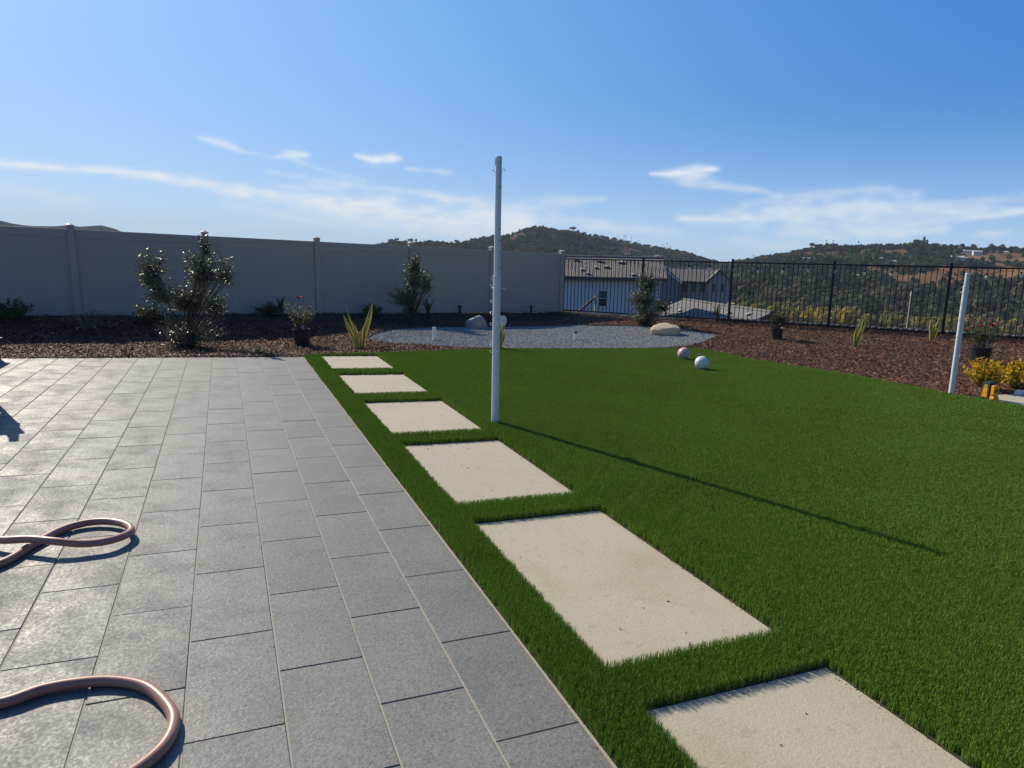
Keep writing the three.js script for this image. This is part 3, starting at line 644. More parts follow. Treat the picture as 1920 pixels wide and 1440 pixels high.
rock('white_stone', 'small white stone where the path meets the bark', [10.72, .0, -6.2], [.08, .05, .06], 9, [.72, .72, .70], .2);
{
  const white = std(C(.78, .79, .8), .4);
  const stub = (label, pos, h, cap) => {
    const t = thing('pipe_stub', label, 'pipe', pos);
    part('pipe', new THREE.LatheGeometry([[.036, -.05], [.036, h], [.030, h], [.030, h - .1], [0, h - .1]].map(p => new THREE.Vector2(...p)), 20), white, t);
    if (cap) part('plug', merge([cyl(.034, .03, .035, 0, h - .004, 0, 12), box(.03, .03, .03, 0, h + .035, 0, .004)]), std(C(.03, .045, .03), .7), t);
    else part('rim', new THREE.TorusGeometry(.035, .004, 6, 20).rotateX(Math.PI / 2).translate(0, h - .004, 0), white, t);
  };
  stub('open white pipe stub rising from the gravel near its rounded end', [3.76, 0, -12.73], .235, false);
  stub('short white pipe stub with dark plug in the middle of the gravel', [6.94, .01, -12.93], .105, true);
}
{
  const t = thing('laser_level', 'yellow and black laser level tool set down at the corner of the path', 'tool', [9.72, .004, -6.02], -1.67);
  const yel = std(C(.85, .33, .012), .42), dark = std(C(.035, .04, .042), .55);
  const side = (x0, x1, y0, y1, cut) => { const s = new THREE.Shape(); s.moveTo(x0, y0); s.lineTo(x1, y0); s.lineTo(x1, y1 - .02); s.quadraticCurveTo(x1, y1, x1 - .02, y1); s.lineTo(x0 + cut + .015, y1); s.quadraticCurveTo(x0 + cut, y1, x0 + cut - .012, y1 - .02); s.closePath(); return s; };
  const frame = side(-.085, .045, 0, .235, .045); const hh = new THREE.Path(side(-.058, .025, .025, .205, .035).getPoints(10)); frame.holes.push(hh);
  part('guard_frame', new THREE.ExtrudeGeometry(frame, { depth: .1, bevelEnabled: true, bevelSize: .004, bevelThickness: .004, bevelSegments: 2 }).translate(0, .004, -.05), dark, t);
  const body = part('body', new THREE.ExtrudeGeometry(side(-.055, .022, .026, .2, .033), { depth: .112, bevelEnabled: false }).translate(0, .004, -.056), yel, t);
  part('groove', merge([box(.074, .004, .116, -.016, .095, 0), box(.05, .03, .115, -.008, .175, 0)]), std(C(.35, .30, .05), .3), body);
  part('battery', merge([box(.062, .2, .088, .083, .105, 0, .012, 2), box(.075, .045, .095, .09, .026, 0, .01, 2)]), yel, t);
  part('battery_label', merge([box(.003, .05, .04, .1155, .13, 0), box(.02, .02, .09, .09, .075, 0)]), dark, t);
}

// ---------------------------------------------------------------- black patio furniture at the left end of the pavers
{
  const blk = std(C(.018, .019, .022), .5), top = std(C(.045, .047, .05), .28);
  const t = thing('low_table', 'low black slatted table at the back corner of the pavers', 'table', [-3.0, 0, -10.15], 0, null, false);
  for (let i = 0; i < 5; i++) part('slat', box(.84, .022, .128, 0, .262, -.27 + i * .135, .004), top, t);
  for (const [x, z] of [[-.36, -.28], [.36, -.28], [-.36, .28], [.36, .28]]) part('leg', box(.045, .25, .045, x, .125, z, .004), blk, t);
  part('apron', merge([box(.70, .05, .03, 0, .225, -.29), box(.70, .05, .03, 0, .225, .29), box(.03, .05, .55, -.36, .225, 0), box(.03, .05, .55, .36, .225, 0)]), blk, t);
  const c = thing('patio_chair', 'black patio armchair on the pavers whose shadow falls across them', 'chair', [-2.21, 0, -7.28], .2, null, false);
  for (const [x, z] of [[-.29, -.27], [.29, -.27], [-.29, .27], [.29, .27]]) part('leg', bar(V3(x, 0, z), V3(x, .62, z * .97), .04), blk, c);
  part('seat', box(.56, .07, .56, 0, .40, 0, .02, 2), blk, c);
  part('backrest', box(.56, .55, .06, 0, .66, -.27, .02, 2).rotateX(-.08), blk, c);
  for (const s of [-1, 1]) part('armrest', box(.06, .03, .62, s * .29, .63, .02, .01, 2), blk, c);
}
// ---------------------------------------------------------------- plants
class Soup {                                              // many folded leaves in one mesh
  constructor() { this.p = []; this.c = []; this.i = []; }
  leaf(at, dir, nrm, len, wid, col, fold = .25, droop = .2) {
    const d = dir.clone().normalize(), s = V3().crossVectors(d, nrm); if (s.lengthSq() < 1e-6) s.set(1, 0, 0); s.normalize();
    const n = V3().crossVectors(s, d), o = this.p.length / 3, q = (t, w, y) => { const v = at.clone().addScaledVector(d, len * t).addScaledVector(s, w * wid * .5).addScaledVector(n, y * wid - droop * len * t * t * .4); this.p.push(v.x, v.y, v.z); this.c.push(...col); };
    q(0, 0, 0); q(.42, -1, fold); q(.42, 1, fold); q(.5, 0, 0); q(1, 0, 0);
    this.i.push(o, o + 1, o + 3, o, o + 3, o + 2, o + 1, o + 4, o + 3, o + 3, o + 4, o + 2);
  }
  geo() { return geoOf(this.p, this.i, this.c); }
}
const rv = R => V3(R() - .5, R() - .5, R() - .5).normalize();
const wood = std(C(.10, .075, .055), .9), stemGreen = std(C(.10, .12, .045), .8);
const oliveLeaf = leafMat(.45, .42), softLeaf = leafMat(.4, .68, .4), petalMat = leafMat(.35, .6);

function oliveShrub(label, pos, lobes, twigs, seed, size, hue) {
  const R = rng(seed), t = thing('olive_shrub', label, 'shrub', pos), S = new Soup(), br = [];
  const tot = lobes.reduce((a, l) => a + l[6], 0), bases = []; for (let i = 0; i < 6; i++) bases.push(V3((R() - .5) * .16, 0, (R() - .5) * .16));
  for (let k = 0; k < twigs; k++) {
    let w = R() * tot, l = lobes[0]; for (const q of lobes) { if (w < q[6]) { l = q; break; } w -= q[6]; }
    const v = rv(R).multiplyScalar(Math.pow(R(), .42)), tip = V3(l[0] + v.x * l[3], l[1] + v.y * l[4], l[2] + v.z * l[5]);
    if (tip.y < .06) tip.y = .06 + R() * .1;
    const heart = V3(l[0] + (R() - .5) * l[3] * .7, Math.max(.04, l[1] - l[4] * (.2 + .5 * R())), l[2] + (R() - .5) * l[5] * .7), b = l[1] < .5 ? bases[(R() * 6) | 0] : heart, ctrl0 = 0, ctrl = V3(lerp(b.x, tip.x, .45) + (R() - .5) * .06, lerp(b.y, tip.y, .55) + .03 * R(), lerp(b.z, tip.z, .45) + (R() - .5) * .06);
    const P = u => V3(lerp(lerp(b.x, ctrl.x, u), lerp(ctrl.x, tip.x, u), u), lerp(lerp(b.y, ctrl.y, u), lerp(ctrl.y, tip.y, u), u), lerp(lerp(b.z, ctrl.z, u), lerp(ctrl.z, tip.z, u), u));
    if (k % 3 === 0) br.push(new THREE.TubeGeometry(new THREE.QuadraticBezierCurve3(b, ctrl, tip), 5, .003, 4));
    if (k % 24 === 0 && l[1] >= .5) { const g0 = bases[(R() * 6) | 0]; br.push(new THREE.TubeGeometry(new THREE.QuadraticBezierCurve3(g0, V3(heart.x * .4, heart.y * .55, heart.z * .4), heart), 7, .008, 5)); }
    const len = b.distanceTo(tip), u0 = .12, n = 14 + R() * 8;
    for (let i = 0; i < n; i++) {
      const u = lerp(u0, 1, (i + R()) / n), at = P(u), ax = P(Math.min(1, u + .02)).sub(P(u - .02)).normalize();
      const d = ax.clone().multiplyScalar(.45).addScaledVector(rv(R), .8).add(V3(0, .1, 0)), k2 = .7 + R() * .6, back = R() > .62;
      S.leaf(at, d, rv(R).add(V3(0, .8, 0)), size * (.7 + R() * .6), size * .27, back ? [.27 * k2, .285 * k2, .22 * k2] : [hue[0] * k2, hue[1] * k2, hue[2] * k2], .12, .1);
    }
  }
  part('branches', mergeGeometries(br), wood, t);
  part('foliage', S.geo(), oliveLeaf, t);
}
oliveShrub('large grey green shrub with two leafy heads nearest the pavers', [-.58, bed(-.58, -12.75) - .01, -12.75], [[-.46, 1.30, -.1, .30, .40, .3, 3.4], [-.34, .98, 0, .34, .3, .3, 2.2], [.36, 1.36, .1, .40, .40, .36, 4.2], [.38, 1.72, .1, .12, .26, .14, .7], [.06, .86, 0, .48, .36, .38, 4], [.12, .34, .05, .66, .34, .46, 5], [-.50, .66, .1, .30, .16, .24, 1.2], [.66, 1.3, 0, .22, .34, .22, 1.2], [.5, .75, 0, .3, .3, .3, 1.6]], 860, 101, .062, [.21, .235, .135]);
oliveShrub('upright narrow olive shrub against the vinyl fence behind the gravel', [4.1, bed(4.1, -15.9) - .01, -15.9], [[.1, 1.40, 0, .24, .34, .22, 2], [.08, 1.05, 0, .42, .36, .34, 3.2], [-.08, .65, 0, .56, .32, .42, 3.6], [.40, .95, 0, .2, .34, .2, 1.2], [.0, .3, 0, .36, .25, .3, 1.6]], 620, 102, .055, [.19, .225, .10]);
oliveShrub('round dark green shrub in front of the picket fence corner', [9.75, bed(9.75, -14.6) - .01, -14.6], [[.08, 1.10, 0, .34, .32, .28, 2.2], [-.05, .75, 0, .56, .34, .42, 3.6], [.1, .36, 0, .62, .32, .46, 4], [.52, .5, 0, .26, .22, .2, 1]], 720, 103, .055, [.13, .175, .07]);

function blossom(S, c, r, col, R) {
  for (let ringN = 0; ringN < 3; ringN++) for (let i = 0; i < 5 + ringN; i++) {
    const a = i / (5 + ringN) * 6.283 + ringN, o = .15 + .42 * ringN, d = V3(Math.cos(a) * o, 1.15 - o * .55, Math.sin(a) * o), k = .75 + R() * .5;
    S.leaf(c, d, V3(-Math.cos(a), .6, -Math.sin(a)), r * (.7 + .2 * ringN), r * .95, [col[0] * k, col[1] * k, col[2] * k], .35, -.15);
  }
}
function pottedRose(label, pos, pot, h, spread, flowers, seed, leafCol, tagged) {
  const R = rng(seed), t = thing('potted_rose', label, 'potted plant', pos), r = pot[0] / 2, ph = pot[1];
  const prof = [[0, 0], [r * .82, 0], [r * .84, .01], [r * .97, ph * .88], [r * 1.04, ph * .885], [r * 1.05, ph], [r * .99, ph], [r * .97, ph * .93], [r * .93, ph * .86], [0, ph * .86]];
  part('pot', new THREE.LatheGeometry(prof.map(p => new THREE.Vector2(...p)), 28), std(C(.02, .022, .026), .42), t);
  part('potting_soil', cyl(r * .92, r * .92, .012, 0, ph * .86, 0, 20), std(C(.03, .02, .014), 1), t);
  const st = [], S = new Soup(), F = [], tips = [];
  for (let k = 0; k < 26; k++) {
    const a = R() * 6.283, o = Math.sqrt(R()) * spread, tip = V3(Math.cos(a) * o, ph + h * (.5 + .5 * R()) * (1 - .25 * o / spread), Math.sin(a) * o), b = V3(Math.cos(a) * .03, ph * .86, Math.sin(a) * .03), ct = V3(tip.x * .35, lerp(b.y, tip.y, .6), tip.z * .35), cv = new THREE.QuadraticBezierCurve3(b, ct, tip);
    st.push(new THREE.TubeGeometry(cv, 7, .0035, 5)); tips.push(tip);
    for (let i = 0; i < 34; i++) {
      const u = .25 + .75 * (i + R()) / 34, at = cv.getPoint(u), d = rv(R); d.y = Math.abs(d.y) * .4 - .05; const k2 = .6 + R() * .9;
      S.leaf(at.addScaledVector(d, .025 + .03 * R()), d, V3(R() - .5, 1, R() - .5), .032 + R() * .026, .026, leafCol.map(v => v * k2), .15, .3);
    }
  }
  part('stems', mergeGeometries(st), stemGreen, t);
  part('leaves', S.geo(), softLeaf, t);
  for (const [dx, y, dz, fr, col] of flowers) {
    const c = V3(RIGHT.x * dx - .39 * dz, ph + y, RIGHT.z * dx + .92 * dz), B = new Soup(); blossom(B, c, fr, col, R); part('flower', B.geo(), petalMat, t);
    part('flower_stem', new THREE.TubeGeometry(new THREE.QuadraticBezierCurve3(V3(c.x * .2, ph * .9, c.z * .2), V3(c.x * .4, ph + y * .6, c.z * .4), c), 6, .003, 5), stemGreen, t);
  }
  if (tagged) part('care_tag', merge([box(.07, .10, .002, 0, .07, 0), box(.012, .12, .002, 0, -.02, 0)]).rotateX(-.25).rotateZ(tagged).rotateY(-.35).translate(.03, ph + .02, .06), std(C(.82, .82, .80), .5, dbl), t);
}
const pink = [.62, .09, .16], pale = [.72, .34, .36], red = [.6, .03, .06];
pottedRose('black nursery pot with a pink rose bush near the end of the pavers', [1.33, bed(1.33, -13) - .005, -13.0], [.31, .31], .60, .36, [[-.03, .55, 0, .068, pink], [.16, .38, .05, .058, [.68, .2, .26]]], 201, [.15, .19, .06], .5);
pottedRose('black nursery pot holding a leafy bush with one white flower by the picket fence', [11.27, bed(11.27, -11.66) - .005, -11.66], [.27, .26], .42, .24, [[.0, .07, .12, .05, [.8, .78, .74]]], 202, [.07, .095, .03], 0);
pottedRose('black nursery pot with many pink and red roses behind the lowered pole', [12.81, bed(12.81, -8.19) - .005, -8.19], [.35, .31], .56, .40, [[-.12, .36, .1, .068, pink], [.07, .38, .1, .066, red], [-.36, .30, .05, .056, [.66, .22, .24]], [.06, .5, .05, .045, pale], [-.13, .47, .08, .042, pale], [.28, .44, 0, .036, pale], [-.2, .5, 0, .034, [.74, .5, .46]], [.4, .33, 0, .035, [.7, .45, .42]], [0, .45, .1, .035, pale]], 203, [.075, .10, .032], -.3);

function strap(pts, width, twist, mat, parent, cols) {      // one channelled sword leaf with pale margins
  const cv = new THREE.CatmullRomCurve3(pts), N = 16, M = 6, P = [], I = [], K = [];
  for (let i = 0; i <= N; i++) {
    const u = i / N, c = cv.getPoint(u), d = cv.getTangent(u), a = twist[0] + twist[1] * u, s0 = V3(Math.cos(a), 0, Math.sin(a)), s = s0.addScaledVector(d, -s0.dot(d)).normalize(), n = V3().crossVectors(d, s);
    const w = width * (u < .15 ? lerp(.6, .85, u / .15) : u < .6 ? lerp(.85, 1, (u - .15) / .45) : Math.pow(1 - (u - .6) / .4, .7) + .02);
    for (let j = 0; j <= M; j++) {
      const k = j / M * 2 - 1, p = c.clone().addScaledVector(s, k * w / 2).addScaledVector(n, (k * k - .5) * w * .22); P.push(p.x, p.y, p.z);
      const q = vnoise(u * 26, k * 2, 5), e = Math.abs(k) > .34, gr = cols[1].map(v => v * (.7 + .6 * q)); K.push(...(e ? cols[0] : gr));
    }
  }
  for (let i = 0; i < N; i++) for (let j = 0; j < M; j++) { const p = i * (M + 1) + j; I.push(p, p + 1, p + M + 2, p, p + M + 2, p + M + 1); }
  return part('leaf', geoOf(P, I, K), mat, parent);
}
const swordMat = leafMat(.42, .5);
function snakePlant(label, pos, leaves, seed) {             // leaves: [sideways, height, forward, width]
  const R = rng(seed), t = thing('snake_plant', label, 'plant', pos, 0, 'yellow edged sword leaf plants in the bark'), yel = [.74, .65, .17], grn = [.16, .21, .06];
  for (const [dx, h, dz, w] of leaves) {
    const tip = V3(RIGHT.x * dx - .39 * dz, h, RIGHT.z * dx + .92 * dz), b = V3(tip.x * .16, -.03, tip.z * .16);
    strap([b, V3(lerp(b.x, tip.x, .3), h * .34, lerp(b.z, tip.z, .3) + (R() - .5) * .02), V3(lerp(b.x, tip.x, .62) + (R() - .5) * .05, h * .68, lerp(b.z, tip.z, .62)), tip], w * 1.08, [Math.atan2(pos[0], -pos[2]) + (R() - .5) * 1.0, (R() - .5) * 2.2], swordMat, t, [yel, grn]);
  }
}
snakePlant('V shaped variegated sword leaf plant beside the potted rose at the pavers', [2.2, bed(2.2, -12) - .01, -12.02], [[-.24, .80, 0, .075], [.24, .84, .02, .085], [-.26, .62, .05, .06], [.19, .57, .06, .075], [-.04, .34, .08, .06], [-.11, .50, .04, .06], [.07, .3, .1, .055]], 301);
snakePlant('variegated sword leaf plant growing right behind the tall white pole', [4.50, -.01, -11.2], [[.07, .64, 0, .075], [.03, .44, .05, .08], [-.06, .40, 0, .07], [-.12, .30, .04, .06], [.09, .33, .05, .06]], 302);
snakePlant('variegated sword leaf plant alone in the bark in front of the picket fence', [12.12, bed(12.12, -10.32) - .01, -10.32], [[.16, .70, 0, .08], [-.02, .50, .03, .075], [.07, .58, -.02, .07], [-.05, .38, .05, .07], [.1, .45, .06, .07], [.02, .3, .08, .06]], 303);
snakePlant('variegated sword leaf plant standing against a post of the picket fence', [14.45, bed(14.45, -10.34) - .01, -10.34], [[-.08, .50, 0, .085], [.12, .53, 0, .085], [0, .38, .04, .08], [.05, .3, .06, .07]], 304);

function spikyPlant(label, pos, n, len, seed, col, flat) {
  const R = rng(seed), t = thing('spiky_plant', label, 'plant', pos);
  for (let i = 0; i < n; i++) {
    const a = i / n * 6.283 + R() * .5, l = len * (.65 + .5 * R()), o = (flat ? .75 : .4) * l * (.5 + R() * .6), h = l * (flat ? .35 + .4 * R() : .85);
    strap([V3(0, -.02, 0), V3(Math.cos(a) * o * .35, h * .6, Math.sin(a) * o * .35), V3(Math.cos(a) * o * .75, h * .95, Math.sin(a) * o * .75), V3(Math.cos(a) * o * 1.25, h * (flat ? .8 : 1.05), Math.sin(a) * o * 1.25)], .035, [a + 1.57, 0], swordMat, t, [col, col.map(v => v * .8)]);
  }
}
spikyPlant('arching grassy plant in the fence shade at the far left', [-2.25, bed(-2.25, -14.1) - .01, -14.1], 13, .62, 401, [.16, .19, .08], true);
spikyPlant('stiff spiky plant in the fence shade behind the potted rose', [1.22, bed(1.22, -16.2), -16.2], 11, .45, 402, [.14, .18, .09], false);
spikyPlant('stiff spiky plant in the fence shade right of the narrow shrub', [4.72, bed(4.72, -16.6), -16.6], 12, .5, 403, [.13, .18, .07], false);
spikyPlant('sparse spiky plant at the foot of a picket fence post', [12.02, bed(12.02, -14.6), -14.6], 9, .5, 404, [.13, .18, .06], false);

function lowShrub(label, pos, w, h, n, seed, cols, leafL, mat, name = 'low_shrub') {
  const R = rng(seed), t = thing(name, label, 'shrub', pos), S = new Soup(), br = [];
  for (let k = 0; k < n; k++) {
    const a = R() * 6.283, o = Math.sqrt(R()) * w / 2, tip = V3(Math.cos(a) * o, h * (.45 + .55 * R()) * (1 - .45 * (o / (w / 2)) ** 2) + .03, Math.sin(a) * o), cv = new THREE.QuadraticBezierCurve3(V3(tip.x * .15, 0, tip.z * .15), V3(tip.x * .5, tip.y * .65, tip.z * .5), tip);
    if (k % 2 === 0) br.push(new THREE.TubeGeometry(cv, 4, .004, 4));
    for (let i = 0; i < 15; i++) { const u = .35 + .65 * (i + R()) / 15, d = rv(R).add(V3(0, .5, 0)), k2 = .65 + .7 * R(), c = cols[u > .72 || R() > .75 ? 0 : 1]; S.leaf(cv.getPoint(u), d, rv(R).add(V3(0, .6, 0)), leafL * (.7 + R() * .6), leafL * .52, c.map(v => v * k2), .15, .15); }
  }
  part('branches', mergeGeometries(br), wood, t); part('foliage', S.geo(), mat, t);
}
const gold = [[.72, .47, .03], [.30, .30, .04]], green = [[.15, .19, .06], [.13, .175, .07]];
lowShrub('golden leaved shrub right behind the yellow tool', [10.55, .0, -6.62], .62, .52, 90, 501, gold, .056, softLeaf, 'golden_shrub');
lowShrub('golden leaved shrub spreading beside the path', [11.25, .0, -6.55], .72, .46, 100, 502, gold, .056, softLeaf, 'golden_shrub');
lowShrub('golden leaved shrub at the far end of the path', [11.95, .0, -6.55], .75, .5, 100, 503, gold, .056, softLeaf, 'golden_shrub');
lowShrub('low leafy shrub in the shade against the far left of the vinyl fence', [-3.55, bed(-3.5, -15), -15.05], .75, .42, 70, 511, green, .05, softLeaf);
lowShrub('low leafy shrub in the shade behind the large grey green shrub', [-1.3, bed(-1.3, -14.9), -14.9], .6, .36, 60, 512, green, .05, softLeaf);
lowShrub('low leafy shrub in the shade behind the potted rose at the pavers', [.98, bed(.98, -16.2), -16.2], .7, .3, 60, 513, green, .05, softLeaf);
lowShrub('low leafy shrub in the shade left of the narrow olive shrub', [3.3, bed(3.3, -16.5), -16.5], .55, .3, 50, 514, green, .05, softLeaf);
{
  const R = rng(77), t = thing('seedling', 'tiny seedling with a white tag at the edge of the pavers', 'plant', [.5, bed(.5, -11.6) - .01, -11.6]), S = new Soup();
  for (let i = 0; i < 16; i++) { const d = rv(R).add(V3(.2, .9, 0)); S.leaf(V3((R() - .5) * .06, .02, (R() - .5) * .06), d, rv(R), .10 + R() * .08, .03, i % 4 ? [.09, .13, .03] : [.42, .36, .07], .15, .3); }
  part('leaves', S.geo(), softLeaf, t); part('tag', box(.035, .06, .002, -.05, .03, .05).rotateY(.3), std(C(.8, .8, .78), .5), t);
}
{                                                            // dark stake lights along the vinyl fence
  const blk = std(C(.028, .025, .022), .6), lens = std(C(.10, .10, .09), .3);
  const lab = ['dark stake light by the vinyl fence behind the potted rose', 'dark stake light by the vinyl fence behind the V shaped sword leaf plant', 'dark stake light by the vinyl fence behind the open pipe stub', 'dark stake light by the vinyl fence near the picket fence corner', 'dark stake light by the vinyl fence at the far left shrub'];
  [[.96, -16.55], [3.42, -17.05], [5.85, -17.5], [8.1, -17.85], [-3.85, -15.45]].forEach(([x, z], i) => {
    const t = thing('stake_light', lab[i], 'garden light', [x, bed(x, z), z], 0, 'stake lights along the vinyl fence');
    part('stem', box(.055, .2, .055, 0, .06, 0, .008), blk, t); const hd = part('head', box(.075, .075, .075, 0, .185, 0, .012, 2), blk, t); part('lens', box(.05, .04, .006, 0, .18, .037), lens, hd);
  });
}
// scraps of bark and leaf on the slabs
{
  const R = rng(88), g = new THREE.Group(); g.name = 'leaf_litter'; g.userData = { kind: 'stuff', label: 'tiny scraps of bark and leaf scattered on the slabs', category: 'litter' }; scene.add(g);
  const L = []; for (let i = 0; i < 74; i++) { const s = SLABS[(R() * 6) | 0], x = lerp(SX[0] + .03, SX[1] - .03, R()), z = lerp(s[0] + .04, s[1] - .03, R()), l = .004 + .011 * R() * R(); L.push(new THREE.OctahedronGeometry(1, 0).scale(l, l * .25, l * .45).rotateY(R() * 6).rotateZ((R() - .5) * .5).translate(x, .0045, z)); }
  for (let i = 0; i < 260; i++) { const s = SLABS[3 + ((R() * 3) | 0)], side = R() > .8, x = side ? lerp(SX[0], SX[1], R()) : SX[1] - .006 - .03 * R() * R(), z = side ? s[0] + .01 + .03 * R() : lerp(s[0], s[1], R()), l = .0025 + .005 * R() * R(); L.push(new THREE.OctahedronGeometry(1, 0).scale(l, l * .3, l * .5).rotateY(R() * 6).translate(x, .0035, z)); }
  const m = part('scraps', merge(L), std(C(.13, .08, .05), .9), g, { kind: 'stuff' });
}
// ---------------------------------------------------------------- beyond the fence: houses, valley trees, hillside
const far = (az, r, h) => { const x = r * Math.sin(az * D2R); return [x, h + LEAN * x, -r * Math.cos(az * D2R)]; };
const tileTex = (() => {
  const t = tex(256, (u, v) => { const row = (v * 8) % 1, c = hash((u * 16) | 0, (v * 8) | 0, 4); const k = (.78 + .4 * c) * (row < .12 ? .75 : 1); return [k, k * .98, k * .95]; }, true, 1 / 2.6);
  const b = tex(256, (u, v) => .6 * (1 - (v * 8) % 1) + .4 * Math.abs(Math.sin(u * 16 * Math.PI)), false, 1 / 2.6);
  return { t, b };
})();
const roofMat = c => std(c, .9, { map: tileTex.t, bumpMap: tileTex.b, bumpScale: .05 });
const stuccoB = tex(128, (u, v) => fbm(u * 30, v * 30, 3, 3, 30), false, .5);
const stucco = c => std(c, .95, { bumpMap: stuccoB, bumpScale: .006 });
// a gabled block: ridge along x, long walls towards +z and -z; y measured from the group's base
function gable(parent, o) {
  const { L, w, y0, ye, pitch, wall, roof, trim, cx = 0, cz = 0, turn = 0, over = .5 } = o, q = new THREE.Quaternion().setFromAxisAngle(V3(0, 1, 0), turn), put = g => g.applyQuaternion(q).translate(cx, 0, cz);
  const s = new THREE.Shape([[-w, y0], [w, y0], [w, ye], [0, ye + w * pitch], [-w, ye]].map(p => new THREE.Vector2(...p)));
  part('wall', put(boxUV(new THREE.ExtrudeGeometry(s, { depth: L, bevelEnabled: false }).translate(0, 0, -L / 2).rotateY(Math.PI / 2))), wall, parent);
  const l = Math.hypot(1, pitch), sl = (w + over) * l, an = Math.atan(pitch);
  for (const d of [1, -1]) {
    const g = boxUV(new THREE.BoxGeometry(L + over * 2, .16, sl)).rotateX(d * an).translate(0, ye + w * pitch - (w + over) * pitch / 2 + .09, d * (w + over) / 2);
    const r = part('roof', put(g), roof, parent);
    part('fascia', put(box(L + over * 2, .2, .06, 0, ye - over * pitch - .02, d * (w + over + .02))), trim, r);
    for (const e of [1, -1]) part('barge_board', put(new THREE.BoxGeometry(.05, .22, sl).rotateX(d * an).translate(e * (L / 2 + over + .03), ye + w * pitch - (w + over) * pitch / 2 + .02, d * (w + over) / 2)), o.barge || trim, r);
  }
  part('ridge_cap', put(new THREE.CylinderGeometry(.16, .16, L + over * 2, 8).rotateZ(Math.PI / 2).translate(0, ye + w * pitch + .14, 0)), roof, parent);
}
const glassDark = std(C(.03, .04, .045), .12), glassGreen = std(C(.07, .13, .12), .15), trimWhite = std(C(.72, .72, .70), .6), trimBrown = std(C(.13, .11, .09), .7), shadeDark = std(C(.06, .06, .055), .8);
function window2(parent, x, y, z, w, h, turn = 0, trim = trimWhite, upper = glassDark) {
  const q = new THREE.Quaternion().setFromAxisAngle(V3(0, 1, 0), turn), put = g => g.applyQuaternion(q).translate(x, y, z), f = .05;
  const win = part('window', put(merge([box(w + .12, f, .1, 0, h / 2, 0), box(w + .16, f + .02, .13, 0, -h / 2, .01), box(f, h, .1, -w / 2, 0, 0), box(f, h, .1, w / 2, 0, 0), box(w, .05, .09, 0, 0, 0)])), trim, parent);
  part('pane', put(box(w - .03, h / 2 - .04, .03, 0, h / 4, .01)), upper, win); part('pane', put(box(w - .03, h / 2 - .04, .03, 0, -h / 4, .01)), glassDark, win);
}
let houseA, houseC;
{
  const p = far(30, 64.5, 0);
  houseA = thing('neighbour_house', 'white walled house with a wide brown tile roof close behind the fence corner', 'house', [p[0] - 3 * Math.cos(30 * D2R), p[1] - .1, p[2] - 3 * Math.sin(30 * D2R)], -30 * D2R);
  gable(houseA, { L: 16, w: 4.5, y0: -9, ye: -.25, pitch: .33, wall: stucco(C(.66, .67, .70)), roof: roofMat(C(.235, .205, .175)), trim: trimBrown });
  window2(houseA, 3.2, -2.1, 4.53, .62, 1.34, 0, trimWhite, glassGreen);
  window2(houseA, -4.5, -2.1, 4.53, .62, 1.34, 0, trimWhite, glassGreen);
}
{
  const p = far(37.3, 135, 0);
  const h = thing('neighbour_house', 'grey beige house with steep gable and three tall windows lower down the hill', 'house', p, -37.3 * D2R), wall = stucco(C(.36, .34, .31)), roof = roofMat(C(.20, .19, .18));
  gable(h, { L: 9.5, w: 5, y0: -9, ye: -2.7, pitch: .40, wall, roof, trim: trimBrown, cx: -.2 });
  gable(h, { L: 8, w: 1.9, y0: -9, ye: -2.55, pitch: .98, wall, roof, trim: trimBrown, cx: 4.4, cz: 3, turn: Math.PI / 2, over: .3 });
  gable(h, { L: 9, w: 3.1, y0: -9, ye: -2.9, pitch: .72, wall: stucco(C(.22, .22, .23)), roof: roofMat(C(.15, .15, .16)), trim: trimBrown, barge: trimWhite, cx: -5.3, cz: 2.4, turn: Math.PI / 2, over: .3 });
  for (const x of [-1.35, .2, 1.75]) window2(h, x, -3.85, 5.04, .75, 1.5, 0, trimBrown);
  window2(h, 3.6, -3.7, 7.05, .3, 1.3, 0, trimBrown); window2(h, 5.1, -3.7, 7.05, .3, 1.3, 0, trimBrown);
}
{
  const a = V3(43.2, 0, -57.5), b = V3(40.8, 0, -43.4), m = a.clone().add(b).multiplyScalar(.5), d = b.clone().sub(a).normalize();
  houseC = thing('neighbour_house', 'low house showing a pale grey roof plane just beyond the picket fence', 'house', [m.x, -2.78 + LEAN * m.x, m.z], -Math.atan2(d.z, d.x));
  gable(houseC, { L: 14.2, w: 7.6, y0: -9, ye: -3.12, pitch: .40, wall: stucco(C(.20, .21, .22)), roof: roofMat(C(.195, .19, .187)), trim: trimBrown, over: .6 });
}
